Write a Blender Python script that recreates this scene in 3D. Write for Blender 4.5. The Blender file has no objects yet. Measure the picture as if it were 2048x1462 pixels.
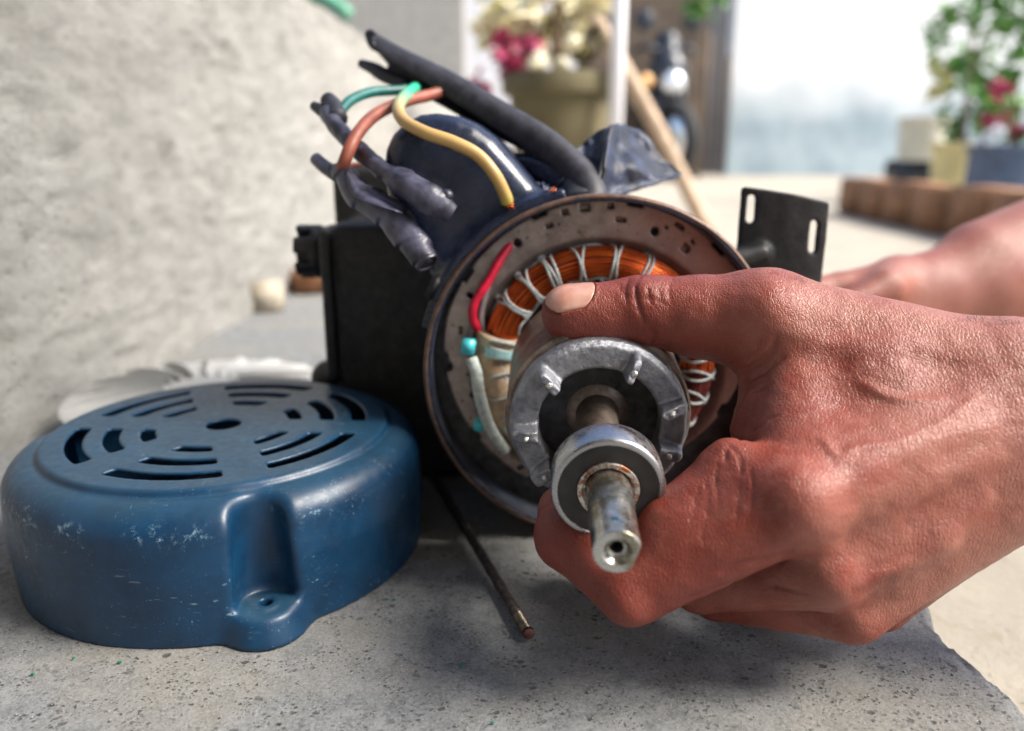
import bpy, bmesh, math, random
import numpy as np
from mathutils import Vector, Matrix
R = math.radians
sc = bpy.context.scene
# ---------------------------------------------------------------- camera, sky, sun (metres)
CAM_H = 15.5                                   # everything below is laid out in centimetres and scaled at the end
PITCH = R(15)
cam_d = bpy.data.cameras.new('camera'); cam = bpy.data.objects.new('camera', cam_d)
sc.collection.objects.link(cam); sc.camera = cam
cam.location = (0, 0, CAM_H*.01); cam.rotation_euler = (math.pi/2-PITCH, 0, 0)
cam_d.sensor_width = 36; cam_d.lens = 1577/2048*36
cam_d.clip_start = .01; cam_d.clip_end = 200
cam_d.dof.use_dof = True; cam_d.dof.focus_distance = .243; cam_d.dof.aperture_fstop = 27.7/4.5
SUN_EL, SUN_AZ = R(47), R(100)                  # azimuth measured clockwise from +Y (the way the camera looks)
w = bpy.data.worlds.new('World'); sc.world = w; w.use_nodes = True
nt = w.node_tree; bg = nt.nodes['Background']; sky = nt.nodes.new('ShaderNodeTexSky')
sky.sky_type = 'NISHITA'; sky.sun_disc = False; sky.sun_elevation = SUN_EL; sky.sun_rotation = SUN_AZ
sky.air_density = 1.0; sky.dust_density = 2.5
nt.links.new(sky.outputs[0], bg.inputs[0]); bg.inputs[1].default_value = .105
sun_d = bpy.data.lights.new('sun', 'SUN'); sun_d.energy = 3.3; sun_d.angle = R(28); sun_d.color = (1, .95, .86)
sun = bpy.data.objects.new('sun', sun_d); sc.collection.objects.link(sun)
sdir = Vector((math.sin(SUN_AZ)*math.cos(SUN_EL), math.cos(SUN_AZ)*math.cos(SUN_EL), math.sin(SUN_EL)))
sun.rotation_euler = (-sdir).to_track_quat('-Z', 'Y').to_euler()
vs = sc.view_settings; vs.view_transform = 'Standard'; vs.look = 'None'; vs.gamma = 1; vs.exposure = 1.52
sc.cycles.use_denoising = True
sc.cycles.max_bounces = 8

# ---------------------------------------------------------------- pixel -> point helpers (photo pixels, 2048 wide)
FP = 1577.
fwd = np.array([0, math.cos(PITCH), -math.sin(PITCH)]); upv = np.array([0, math.sin(PITCH), math.cos(PITCH)]); rtv = np.array([1., 0, 0])
C0 = np.array([0, 0, CAM_H])
def ray(x, y): return fwd + rtv*(x-1024)/FP + upv*(731-y)/FP
def P(x, y, d): return C0 + ray(x, y)*d
def PZ(x, y, z):
    r = ray(x, y); return C0 + r*(z-CAM_H)/r[2]
def PY(x, y, Y):
    r = ray(x, y); return C0 + r*Y/r[1]

# ---------------------------------------------------------------- object helpers
OFF = {}
def tag(o, label=None, cat=None, group=None, kind=None):
    if label: o['label'] = label
    if cat: o['category'] = cat
    if group: o['group'] = group
    if kind: o['kind'] = kind
    return o
def thing(name, loc, label, cat, group=None):
    o = bpy.data.objects.new(name, None); sc.collection.objects.link(o); o.location = loc
    o.empty_display_size = .01
    OFF[o.name] = np.array(loc, float); return tag(o, label, cat, group)
def mk(name, V, Fc, mat, parent=None, smooth=True, loc=None, uv=None, label=None, sharp=None):
    V = np.asarray(V, dtype=np.float64).reshape(-1, 3)
    off = np.zeros(3)
    if parent is not None: off = OFF[parent.name]
    elif loc is not None: off = np.array(loc, float)
    me = bpy.data.meshes.new(name)
    V = V-off
    if isinstance(Fc, np.ndarray) and Fc.ndim == 2:
        n = len(Fc); k = Fc.shape[1]
        me.vertices.add(len(V)); me.vertices.foreach_set('co', V.astype(np.float32).ravel())
        me.loops.add(n*k); me.loops.foreach_set('vertex_index', Fc.astype(np.int32).ravel())
        me.polygons.add(n); me.polygons.foreach_set('loop_start', np.arange(0, n*k, k, dtype=np.int32))
        me.update(calc_edges=True)
    else:
        me.from_pydata(V.tolist(), [], [tuple(int(i) for i in f) for f in Fc])
    if uv is not None:
        ul = me.uv_layers.new(name='UVMap'); li = np.empty(len(me.loops), dtype=np.int32)
        me.loops.foreach_get('vertex_index', li); ul.data.foreach_set('uv', np.asarray(uv, dtype=np.float32)[li].ravel())
    if smooth:
        me.polygons.foreach_set('use_smooth', [True]*len(me.polygons))
    if mat: me.materials.append(mat)
    o = bpy.data.objects.new(name, me); sc.collection.objects.link(o)
    if parent is not None: o.parent = parent
    elif loc is not None: o.location = loc
    OFF[o.name] = off
    if sharp is not None: me.set_sharp_from_angle(angle=R(sharp))
    if label: o['label'] = label
    return o

class MB:                                       # collects pieces into one mesh
    def __init__(s): s.v = []; s.f = []; s.uv = []; s.n = 0
    def add(s, V, Fc, uv=None):
        V = np.asarray(V, float); s.v.append(V); s.f += [tuple(int(i)+s.n for i in f) for f in Fc]
        s.uv.append(np.zeros((len(V), 2)) if uv is None else uv); s.n += len(V); return s
    def mk(s, name, mat, parent=None, **k):
        return mk(name, np.concatenate(s.v), s.f, mat, parent, uv=np.concatenate(s.uv), **k)

def norm(a): a = np.asarray(a, float); return a/(np.linalg.norm(a)+1e-12)
def spline(pts, n):                             # Catmull-Rom through points (any number of columns)
    p = np.array(pts, float)
    if len(p) == 2:
        t = np.linspace(0, 1, n)[:, None]; return p[0]*(1-t)+p[1]*t
    q = np.vstack([2*p[0]-p[1], p, 2*p[-1]-p[-2]])
    out = []
    ts = np.linspace(0, len(p)-1-1e-9, n)
    for t in ts:
        i = int(t); u = t-i; a, b, c, d = q[i:i+4]
        out.append(.5*((2*b)+(-a+c)*u+(2*a-5*b+4*c-d)*u*u+(-a+3*b-3*c+d)*u**3))
    return np.array(out)
def frames(path):
    T = np.gradient(path, axis=0); T /= np.linalg.norm(T, axis=1)[:, None]+1e-12
    a = np.array([0, 0, 1.]) if abs(T[0][2]) < .9 else np.array([1., 0, 0])
    N = norm(a-T[0]*a.dot(T[0])); Ns = [N]
    for i in range(1, len(T)):
        N = Ns[-1]-T[i]*Ns[-1].dot(T[i]); Ns.append(norm(N))
    Ns = np.array(Ns); return T, Ns, np.cross(T, Ns)
def tube(path, rad, seg=12, caps=True, rfn=None):
    path = np.array(path, float); n = len(path); T, N, B = frames(path)
    rad = np.broadcast_to(np.asarray(rad, float), (n,))
    a = np.linspace(0, 2*np.pi, seg, endpoint=False)
    V = []; uv = []
    for i in range(n):
        rr = rad[i]*(np.ones(seg) if rfn is None else rfn(i/(n-1), a))
        V.append(path[i]+np.outer(np.cos(a)*rr, N[i])+np.outer(np.sin(a)*rr, B[i]))
        uv.append(np.stack([np.full(seg, i/(n-1)), a/(2*np.pi)], 1))
    V = np.concatenate(V); uv = np.concatenate(uv); Fc = []
    for i in range(n-1):
        for j in range(seg):
            k = (j+1) % seg; Fc.append((i*seg+j, i*seg+k, (i+1)*seg+k, (i+1)*seg+j))
    if caps: Fc.append(tuple(range(seg))[::-1]); Fc.append(tuple((n-1)*seg+j for j in range(seg)))
    return V, Fc, uv
def lathe(profile, origin, axis, seg=64, close=False, ang=None, ref=None):
    """profile: (r, t) pairs, t along axis from origin"""
    ax = norm(axis); a0 = np.array([0, 0, 1.]) if abs(ax[2]) < .9 else np.array([1., 0, 0])
    if ref is not None: a0 = np.array(ref, float)
    N = norm(a0-ax*a0.dot(ax)); B = np.cross(ax, N); V = []; Fc = []
    full = ang is None
    a = np.linspace(0, 2*np.pi, seg, endpoint=False) if full else np.linspace(ang[0], ang[1], seg)
    for r, t in profile: V.append(np.array(origin)+ax*t+np.outer(np.cos(a)*r, N)+np.outer(np.sin(a)*r, B))
    m = len(profile); rng = m if close else m-1
    for i in range(rng):
        i2 = (i+1) % m
        for j in range(seg if full else seg-1):
            k = (j+1) % seg; Fc.append((i*seg+j, i2*seg+j, i2*seg+k, i*seg+k))
    return np.concatenate(V), Fc
def box(c, s, rot=None):
    c = np.array(c, float); s = np.array(s, float)/2
    V = np.array([[x, y, z] for x in (-1, 1) for y in (-1, 1) for z in (-1, 1)], float)*s
    if rot is not None: V = V@np.array(rot).T
    return V+c, [(0, 1, 3, 2), (4, 6, 7, 5), (0, 4, 5, 1), (2, 3, 7, 6), (0, 2, 6, 4), (1, 5, 7, 3)]
def cbox(c, s, b=.1, rot=None):                  # box with chamfered edges
    bm = bmesh.new(); V, Fc = box((0, 0, 0), s); vs_ = [bm.verts.new(v) for v in V]
    for f in Fc: bm.faces.new([vs_[i] for i in f])
    bmesh.ops.recalc_face_normals(bm, faces=bm.faces)
    bmesh.ops.bevel(bm, geom=bm.edges[:], offset=b, segments=2, affect='EDGES')
    bm.verts.index_update(); V = np.array([v.co[:] for v in bm.verts]); Fc = [[v.index for v in f.verts] for f in bm.faces]; bm.free()
    if rot is not None: V = V@np.array(rot).T
    return V+np.array(c, float), Fc
def rotm(axis, ang): return np.array(Matrix.Rotation(ang, 3, Vector(axis)))

# ---------------------------------------------------------------- signed distance modelling
def smin(a, b, k):
    h = np.maximum(k-np.abs(a-b), 0)/k; return np.minimum(a, b)-h*h*k*.25
def smax(a, b, k): return -smin(-a, -b, k)
def cone(p, a, b, ra, rb):
    a = np.asarray(a); ab = np.asarray(b)-a; q = p-a
    t = np.clip(q@ab/(ab@ab), 0, 1); return np.linalg.norm(q-t[..., None]*ab, axis=-1)-(ra+(rb-ra)*t)
def ellip(p, c, r, Rm=None):
    q = p-np.asarray(c)
    if Rm is not None: q = q@Rm
    r = np.asarray(r); k0 = np.linalg.norm(q/r, axis=-1); k1 = np.linalg.norm(q/(r*r), axis=-1)+1e-9; return k0*(k0-1)/k1
def sbox(p, c, s, rr=0, Rm=None):
    q = p-np.asarray(c)
    if Rm is not None: q = q@Rm
    q = np.abs(q)-(np.asarray(s)/2-rr)
    return np.linalg.norm(np.maximum(q, 0), axis=-1)+np.minimum(q.max(-1), 0)-rr
def poly2(x, z, pts):                           # signed distance to a polygon
    pts = np.asarray(pts, float); d = np.full(x.shape, 1e9); s = np.ones(x.shape)
    for i in range(len(pts)):
        a = pts[i]; b = pts[i-1]; ex, ez = b-a; wx, wz = x-a[0], z-a[1]
        t = np.clip((wx*ex+wz*ez)/(ex*ex+ez*ez), 0, 1); d = np.minimum(d, (wx-ex*t)**2+(wz-ez*t)**2)
        c1 = z >= a[1]; c2 = z < b[1]; c3 = ex*wz > ez*wx
        fl = (c1 & c2 & c3) | (~c1 & ~c2 & ~c3); s = np.where(fl, -s, s)
    return s*np.sqrt(d)
def sdf_mesh(fn, lo, hi, h, B=8):
    lo = np.array(lo, float); hi = np.array(hi, float)
    nb = np.ceil((hi-lo)/(h*B)).astype(int); n = nb*B
    bc = np.stack(np.meshgrid(*[np.arange(k) for k in nb], indexing='ij'), -1).reshape(-1, 3)
    cen = lo+(bc+.5)*B*h; fc = np.concatenate([fn(c) for c in np.array_split(cen, max(1, len(cen)//200000))])
    G = np.repeat(np.repeat(np.repeat(fc.reshape(nb), B, 0), B, 1), B, 2).astype(np.float32)
    act = bc[np.abs(fc) < B*h*1.15]
    loc_ = np.stack(np.meshgrid(*[np.arange(B)]*3, indexing='ij'), -1).reshape(-1, 3)
    for ch in np.array_split(act, max(1, len(act)//400)):
        idx = (ch[:, None, :]*B+loc_[None]); val = fn(lo+(idx)*h)
        G[idx[..., 0], idx[..., 1], idx[..., 2]] = val
    s = G < 0
    cs = [s[i:n[0]-1+i, j:n[1]-1+j, k:n[2]-1+k] for i in (0, 1) for j in (0, 1) for k in (0, 1)]
    cnt = sum(c.astype(np.int8) for c in cs); mask = (cnt > 0) & (cnt < 8)
    cells = np.argwhere(mask); vid = np.full(mask.shape, -1, np.int32); vid[mask] = np.arange(len(cells))
    acc = np.zeros((len(cells), 3)); num = np.zeros(len(cells))
    cor = [(i, j, k) for i in (0, 1) for j in (0, 1) for k in (0, 1)]
    vals = {c: G[cells[:, 0]+c[0], cells[:, 1]+c[1], cells[:, 2]+c[2]].astype(float) for c in cor}
    for a in cor:
        for ax in range(3):
            if a[ax] == 0:
                b = list(a); b[ax] = 1; b = tuple(b); va, vb = vals[a], vals[b]; m = (va < 0) != (vb < 0)
                t = np.where(m, va/np.where(m, va-vb, 1), 0); q = np.tile(np.array(a, float), (len(cells), 1)); q[:, ax] += t
                acc[m] += q[m]; num[m] += 1
    V = lo+(cells+acc/num[:, None])*h
    quads = []
    for ax in range(3):
        o1, o2 = [(1, 2), (2, 0), (0, 1)][ax]
        sl0 = [slice(1, None)]*3; sl0 = [slice(1, n[0]-1), slice(1, n[1]-1), slice(1, n[2]-1)]
        sl1 = list(sl0); sl1[ax] = slice(2, n[ax]); A = s[tuple(sl0)]; Bq = s[tuple(sl1)]
        e = np.argwhere(A != Bq)+1; ins = s[e[:, 0], e[:, 1], e[:, 2]]
        def c(d1, d2):
            q = e.copy(); q[:, o1] -= d1; q[:, o2] -= d2; return vid[q[:, 0], q[:, 1], q[:, 2]]
        Q = np.stack([c(1, 1), c(0, 1), c(0, 0), c(1, 0)], 1); Q[~ins] = Q[~ins][:, ::-1]; quads.append(Q)
    Q = np.concatenate(quads); Q = Q[(Q >= 0).all(1)]
    for _ in range(2):                          # pull the vertices onto the surface
        e = h*.3; f0 = fn(V); g = np.stack([fn(V+np.eye(3)[i]*e)-fn(V-np.eye(3)[i]*e) for i in range(3)], 1)/(2*e)
        st = f0[:, None]*g/np.maximum((g*g).sum(1), .3)[:, None]
        ln = np.linalg.norm(st, axis=1)[:, None]; V = V-st*np.minimum(1, h*.6/(ln+1e-9))*.8
    return V, Q

# ---------------------------------------------------------------- value noise for modelling
_rs = np.random.RandomState(3); _T = _rs.rand(64, 64, 64).astype(np.float32)
def vnoise(p, s=1.):
    q = np.asarray(p)*s; i = np.floor(q).astype(int); f = q-i; f = f*f*(3-2*f); o = 0
    for a in (0, 1):
        for b in (0, 1):
            for c in (0, 1):
                wgt = (f[..., 0] if a else 1-f[..., 0])*(f[..., 1] if b else 1-f[..., 1])*(f[..., 2] if c else 1-f[..., 2])
                o = o+wgt*_T[(i[..., 0]+a) & 63, (i[..., 1]+b) & 63, (i[..., 2]+c) & 63]
    return o*2-1

# ---------------------------------------------------------------- materials
class N:                                        # tiny node builder, coordinates in centimetres
    def __init__(s, name, sss=False):
        s.m = bpy.data.materials.new(name); s.m.use_nodes = True; s.t = s.m.node_tree; s.b = s.t.nodes['Principled BSDF']
        tc = s.t.nodes.new('ShaderNodeTexCoord'); mp = s.t.nodes.new('ShaderNodeMapping'); mp.inputs['Scale'].default_value = (100, 100, 100)
        s.t.links.new(tc.outputs['Object'], mp.inputs[0]); s.co = mp.outputs[0]; s.tc = tc
    def L(s, a, b): s.t.links.new(a, b)
    def map(s, scale=(1, 1, 1), rot=(0, 0, 0), src=None):
        n = s.t.nodes.new('ShaderNodeMapping'); n.inputs['Scale'].default_value = scale; n.inputs['Rotation'].default_value = rot
        s.L(src or s.co, n.inputs[0]); return n.outputs[0]
    def noise(s, scale, detail=4, rough=.6, co=None, dist=0):
        n = s.t.nodes.new('ShaderNodeTexNoise'); n.inputs['Scale'].default_value = scale; n.inputs['Detail'].default_value = detail
        n.inputs['Roughness'].default_value = rough; n.inputs['Distortion'].default_value = dist; s.L(co or s.co, n.inputs['Vector']); return n.outputs[0]
    def vor(s, scale, feat='F1', co=None, rnd=1, out=0):
        n = s.t.nodes.new('ShaderNodeTexVoronoi'); n.feature = feat; n.inputs['Scale'].default_value = scale; n.inputs['Randomness'].default_value = rnd
        s.L(co or s.co, n.inputs['Vector']); return n.outputs[out]
    def wave(s, scale, co=None, dist=2, dscale=1, typ='BANDS', dirn='X'):
        n = s.t.nodes.new('ShaderNodeTexWave'); n.wave_type = typ
        if typ == 'BANDS': n.bands_direction = dirn
        n.inputs['Scale'].default_value = scale; n.inputs['Distortion'].default_value = dist; n.inputs['Detail Scale'].default_value = dscale; n.inputs['Detail'].default_value = 3
        s.L(co or s.co, n.inputs['Vector']); return n.outputs['Fac']
    def ramp(s, src, *stops):
        n = s.t.nodes.new('ShaderNodeValToRGB'); e = n.color_ramp.elements
        while len(e) < len(stops): e.new(.5)
        for i, (p, c) in enumerate(stops):
            e[i].position = p; e[i].color = (c, c, c, 1) if not hasattr(c, '__len__') else (*c, 1)
        s.L(src, n.inputs[0]); return n.outputs[0]
    def mix(s, f, a, b, typ='MIX'):
        n = s.t.nodes.new('ShaderNodeMix'); n.data_type = 'RGBA'; n.blend_type = typ
        for i, v in ((0, f), (6, a), (7, b)):
            if hasattr(v, 'is_linked'): s.L(v, n.inputs[i])
            elif i == 0: n.inputs[0].default_value = v
            else: n.inputs[i].default_value = (*v, 1) if hasattr(v, '__len__') else (v, v, v, 1)
        return n.outputs[2]
    def math(s, op, a, b=0):
        n = s.t.nodes.new('ShaderNodeMath'); n.operation = op
        for i, v in ((0, a), (1, b)):
            if hasattr(v, 'is_linked'): s.L(v, n.inputs[i])
            else: n.inputs[i].default_value = v
        return n.outputs[0]
    def sep(s, src=None, i=0):
        n = s.t.nodes.new('ShaderNodeSeparateXYZ'); s.L(src or s.co, n.inputs[0]); return n.outputs[i]
    def bump(s, h, st=.5, dist=.05, prev=None):   # dist in cm
        n = s.t.nodes.new('ShaderNodeBump'); n.inputs['Strength'].default_value = st; n.inputs['Distance'].default_value = dist*.01
        s.L(h, n.inputs['Height'])
        if prev: s.L(prev, n.inputs['Normal'])
        return n.outputs[0]
    def set(s, **k):
        nm = dict(col='Base Color', rough='Roughness', metal='Metallic', nrm='Normal', spec='Specular IOR Level', sss='Subsurface Weight', coat='Coat Weight', trans='Transmission Weight', alpha='Alpha', coatr='Coat Roughness', sheen='Sheen Weight')
        for a, v in k.items():
            i = s.b.inputs[nm[a]]
            if hasattr(v, 'is_linked'): s.L(v, i)
            elif a == 'col': i.default_value = (*v, 1)
            else: i.default_value = v
        return s
def flat(name, col, rough=.5, metal=0, var=.25, nscale=2., bump=.0, bdist=.02, bscale=20, **k):
    n = N(name); f = n.noise(nscale, 5); dark = tuple(c*(1-var) for c in col); lite = tuple(min(1, c*(1+var)) for c in col)
    n.set(col=n.mix(n.ramp(f, (.3, 0), (.7, 1)), dark, lite), rough=n.ramp(n.noise(nscale*3, 4), (.3, max(0, rough-.1)), (.7, min(1, rough+.1))), metal=metal, **k)
    if bump: n.set(nrm=n.bump(n.noise(bscale, 5), bump, bdist))
    return n.m
M = {}
# slab: grey cast concrete with dark aggregate pits
n = N('speckled_concrete')
big = n.noise(.12, 3); mid = n.noise(1.1, 5, .65); fine = n.noise(9, 6, .7)
c = n.mix(n.ramp(mid, (.35, 0), (.65, 1)), (.100, .106, .110), (.195, .201, .205))
c = n.mix(n.ramp(big, (.45, 0), (.62, .7)), c, (.20, .185, .155))
c = n.mix(n.ramp(fine, (.42, 0), (.64, .55)), c, (.29, .295, .30))
st = n.map((1.0, 1.35, 1.2), (0, 0, .4))
def blobs(n, sc_, pres, r0, r1, co, dis=.16):
    wv = n.noise(sc_*1.7, 4, .6, co=co)
    d_ = n.math('ADD', n.vor(sc_, co=co), n.math('MULTIPLY', n.math('SUBTRACT', wv, .5), dis*4))
    pr = n.sep(n.vor(sc_, co=co, out=1), 0)
    return n.math('MULTIPLY', n.ramp(d_, (r0, 1), (r1, 0)), n.ramp(pr, (pres, 0), (pres+.02, 1)))
b1 = blobs(n, 1.9, .55, .16, .26, st); b2 = blobs(n, 4.2, .40, .18, .30, st); b3 = blobs(n, 8., .35, .18, .32, st, .12)
sp1 = n.math('MAXIMUM', b1, b2); sp2 = n.math('MULTIPLY', b3, .8)
mk1 = n.ramp(n.noise(.8, 3), (.40, .15), (.62, 1))
spk = n.math('MULTIPLY', n.math('MAXIMUM', sp1, sp2), mk1)
c = n.mix(n.math('MULTIPLY', spk, .85), c, (.028, .028, .033))
c = n.mix(n.ramp(n.noise(16, 2), (.70, 0), (.74, .8)), c, (.62, .60, .56))
hh = n.math('SUBTRACT', n.math('ADD', n.math('MULTIPLY', mid, .5), n.math('MULTIPLY', fine, .35)), n.math('MULTIPLY', spk, .55))
n.set(col=c, rough=.85, nrm=n.bump(hh, .8, .09)); M['slab'] = n.m
n = N('sandy_ground')
c = n.mix(n.ramp(n.noise(.11, 5), (.3, 0), (.7, 1)), (.27, .24, .20), (.38, .34, .28))
c = n.mix(n.ramp(n.noise(.6, 4, .6, dist=1), (.58, 0), (.7, .6)), c, (.27, .235, .17))
c = n.mix(n.ramp(n.noise(3.2, 4), (.64, 0), (.7, .75)), c, (.12, .11, .09))
n.set(col=c, rough=.9, nrm=n.bump(n.noise(2.5, 7, .7), .7, .15)); M['ground'] = n.m
n = N('rough_plaster')
c = n.mix(n.ramp(n.noise(.25, 6, .6), (.3, 0), (.7, 1)), (.32, .308, .285), (.44, .428, .40))
c = n.mix(n.ramp(n.noise(1.1, 6, .7, dist=.6), (.60, 0), (.70, .55)), c, (.15, .138, .12))
pit = n.math('MAXIMUM', blobs(n, .85, .45, .10, .26, n.map((1, 1, 1.3)), .2), n.math('MULTIPLY', blobs(n, 2.1, .5, .14, .3, n.map((1, 1, 1.3)), .2), .8))
c = n.mix(n.math('MULTIPLY', pit, n.ramp(n.noise(.07, 3), (.4, .12), (.62, .6))), c, (.13, .12, .105))
n.set(col=c, rough=.95, nrm=n.bump(n.math('SUBTRACT', n.noise(1.9, 9, .78, dist=.4), n.math('MULTIPLY', pit, .35)), 1., .5)); M['plaster'] = n.m
# blue moulded plastic
n = N('blue_plastic')
geo = n.t.nodes.new('ShaderNodeNewGeometry'); nz = n.sep(geo.outputs['Normal'], 2)
dustm = n.math('MULTIPLY', n.ramp(nz, (.55, 0), (.98, 1)), n.ramp(n.noise(.8, 6, .65), (.3, .25), (.75, .85)))
c = n.mix(n.ramp(n.noise(.7, 6), (.3, 0), (.7, 1)), (.002, .021, .055), (.003, .040, .098))
c = n.mix(n.math('MULTIPLY', dustm, .55), c, (.032, .075, .095))
scr = n.ramp(n.noise(1.0, 6, .7, co=n.map((.9, 7, 7), (0, 0, .5))), (.63, 0), (.67, .8)); scr2 = n.ramp(n.noise(1.0, 6, .7, co=n.map((9, 1.1, 4), (0, .3, .9))), (.64, 0), (.68, .8))
scm = n.ramp(n.noise(.5, 3), (.42, 0), (.6, 1))
scf = n.math('MULTIPLY', n.math('MAXIMUM', scr, scr2), scm)
c = n.mix(n.math('MULTIPLY', scf, .65), c, (.30, .42, .47))
sc3 = n.ramp(n.noise(14, 3, .6), (.66, 0), (.72, .5)); c = n.mix(n.math('MULTIPLY', sc3, scm), c, (.28, .36, .40))
pz = n.sep(n.co, 2)
sho = n.math('MULTIPLY', n.ramp(pz, (0, 0), (1, 1)), 1)
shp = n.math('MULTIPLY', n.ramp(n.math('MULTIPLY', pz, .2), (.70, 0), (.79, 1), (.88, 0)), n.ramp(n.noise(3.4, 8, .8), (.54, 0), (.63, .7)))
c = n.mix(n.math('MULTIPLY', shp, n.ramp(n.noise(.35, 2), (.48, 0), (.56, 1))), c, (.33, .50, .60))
n.set(col=c, rough=n.ramp(n.noise(3, 5), (.3, .32), (.7, .48)), nrm=n.bump(n.math('ADD', n.noise(22, 4), n.math('MULTIPLY', scf, -.4)), .25, .012), spec=.5); M['blue'] = n.m
M['navy'] = flat('navy_black_paint', (.012, .018, .040), .27, var=.4, nscale=1.2, bump=.25, bdist=.012, bscale=9)
n = N('grimy_black_iron')
n.set(col=n.mix(n.ramp(n.noise(1.6, 6, .7), (.45, 0), (.75, .8)), (.010, .010, .012), (.045, .04, .036)), rough=n.ramp(n.noise(5, 4), (.3, .38), (.7, .7)), nrm=n.bump(n.noise(8, 6, .65), .5, .04)); M['iron'] = n.m
n = N('worn_rim_steel')
n.set(col=n.mix(n.ramp(n.noise(2.2, 6, .7), (.32, 0), (.58, 1)), (.05, .042, .042), (.17, .095, .065)), rough=.5, metal=.35, nrm=n.bump(n.noise(7, 5), .4, .02)); M['rim'] = n.m
n = N('shell_inner_paint')
n.set(col=n.mix(n.ramp(n.noise(1.2, 5), (.4, 0), (.7, 1)), (.035, .05, .085), (.085, .08, .09)), rough=.42, nrm=n.bump(n.noise(6, 5), .3, .02)); M['inner'] = n.m
n = N('stamped_stator_steel')
c = n.mix(n.ramp(n.noise(1.3, 6, .65), (.35, 0), (.7, 1)), (.20, .162, .145), (.40, .33, .30))
c = n.mix(n.math('MULTIPLY', n.ramp(n.math('ADD', n.math('MULTIPLY', n.sep(n.co, 0), .12), n.noise(.4, 4)), (.45, 0), (.95, .75)), 1), c, (.36, .185, .155))  # reddish tint towards the right: the hand's reflection put into the colour
c = n.mix(n.ramp(n.noise(4.5, 3, .5), (.66, 0), (.70, .85)), c, (.05, .035, .03))
n.set(col=c, metal=.55, rough=.42, nrm=n.bump(n.noise(25, 4), .25, .01)); M['stator'] = n.m
n = N('enamelled_copper')
n.set(col=n.mix(n.ramp(n.noise(1.6, 4), (.3, 0), (.7, 1)), (.42, .05, .012), (.85, .20, .04)), metal=.8, rough=.26); M['copper'] = n.m
M['varnish'] = flat('dark_varnished_winding', (.12, .018, .015), .45, var=.4, nscale=3, bump=.4, bdist=.04, bscale=10)
n = N('lacing_cord')
n.set(col=n.mix(n.ramp(n.noise(7, 4), (.3, 0), (.7, 1)), (.30, .36, .38), (.66, .68, .66)), rough=.8, nrm=n.bump(n.wave(14, dist=1), .6, .02)); M['cord'] = n.m
M['braid'] = flat('pale_braided_sleeve', (.50, .56, .54), .75, var=.3, nscale=5, bump=.7, bdist=.02, bscale=28)
n = N('insulation_paper')
c = n.mix(n.ramp(n.noise(2.0, 6, .7), (.35, 0), (.7, 1)), (.36, .235, .145), (.62, .46, .31))
n.set(col=n.mix(n.ramp(n.noise(11, 3), (.66, 0), (.7, .8)), c, (.10, .05, .03)), rough=.7, nrm=n.bump(n.noise(5, 5), .5, .04)); M['paper'] = n.m
M['tie'] = flat('pale_blue_nylon', (.36, .60, .62), .35, var=.25, nscale=4, sss=.0)
M['tiehead'] = flat('turquoise_nylon', (.07, .52, .60), .32, var=.2, nscale=4)
M['redw'] = flat('red_wire_insulation', (.62, .012, .045), .38, var=.25, nscale=3)
M['greyw'] = flat('grey_wire_insulation', (.23, .20, .20), .6, var=.25, nscale=3)
M['teal'] = flat('dark_teal_insulation', (.008, .115, .10), .42, var=.35, nscale=2)
M['brownw'] = flat('brown_wire_insulation', (.28, .075, .045), .5, var=.3, nscale=1.5, bump=.2, bdist=.02, bscale=10)
n = N('yellow_green_insulation')
uvn = n.t.nodes.new('ShaderNodeTexCoord'); uu = n.sep(uvn.outputs['UV'], 0)
wob = n.math('ADD', uu, n.math('MULTIPLY', n.math('SUBTRACT', n.noise(2.5, 3), .5), .12))
n.set(col=n.ramp(wob, (.0, (.03, .42, .24)), (.10, (.05, .50, .30)), (.22, (.42, .42, .22)), (.30, (.50, .33, .13)), (.85, (.48, .30, .10)), (1, (.40, .37, .06))), rough=.38, nrm=n.bump(n.noise(12, 3), .15, .01)); M['yg'] = n.m
n = N('dusty_black_rubber')
c = n.mix(n.ramp(n.noise(1.6, 6, .7), (.38, 0), (.72, .8)), (.012, .012, .016), (.060, .058, .078))
n.set(col=c, rough=.55, nrm=n.bump(n.noise(14, 5), .35, .02)); M['rubber'] = n.m
n = N('black_pvc_tape')
c = n.mix(n.ramp(n.noise(.9, 5, .65), (.40, 0), (.66, .85)), (.016, .015, .024), (.125, .125, .19))
n.set(col=c, rough=.42, nrm=n.bump(n.noise(6, 5), .4, .04)); n.b.inputs['Roughness'].default_value = .36; M['tape'] = n.m
n = N('wrinkled_blue_black_sheet')
c = n.mix(n.ramp(n.noise(1.1, 6, .7, dist=.5), (.45, 0), (.70, 1)), (.006, .008, .018), (.026, .044, .115))
n.set(col=c, rough=.5, nrm=n.bump(n.noise(1.8, 6, .6), .7, .15)); M['flap'] = n.m
n = N('cast_aluminium')
c = n.mix(n.ramp(n.noise(1.6, 6, .7), (.35, 0), (.68, 1)), (.20, .21, .245), (.42, .42, .44))
c = n.mix(n.ramp(n.noise(7, 5, .7), (.60, 0), (.68, .8)), c, (.07, .07, .085))
n.set(col=c, metal=.75, rough=n.ramp(n.noise(6, 4), (.3, .34), (.7, .58)), nrm=n.bump(n.noise(9, 7, .72), .75, .05)); M['alu'] = n.m
M['brightalu'] = flat('fresh_broken_aluminium', (.75, .74, .70), .32, metal=.8, var=.25, nscale=8, bump=.8, bdist=.05, bscale=12)
n = N('rotor_core_steel')
wl = n.wave(9, dirn='Y', dist=.4)
c = n.mix(n.ramp(n.noise(1.5, 6, .7), (.35, 0), (.7, 1)), (.13, .09, .07), (.34, .28, .23))
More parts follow.
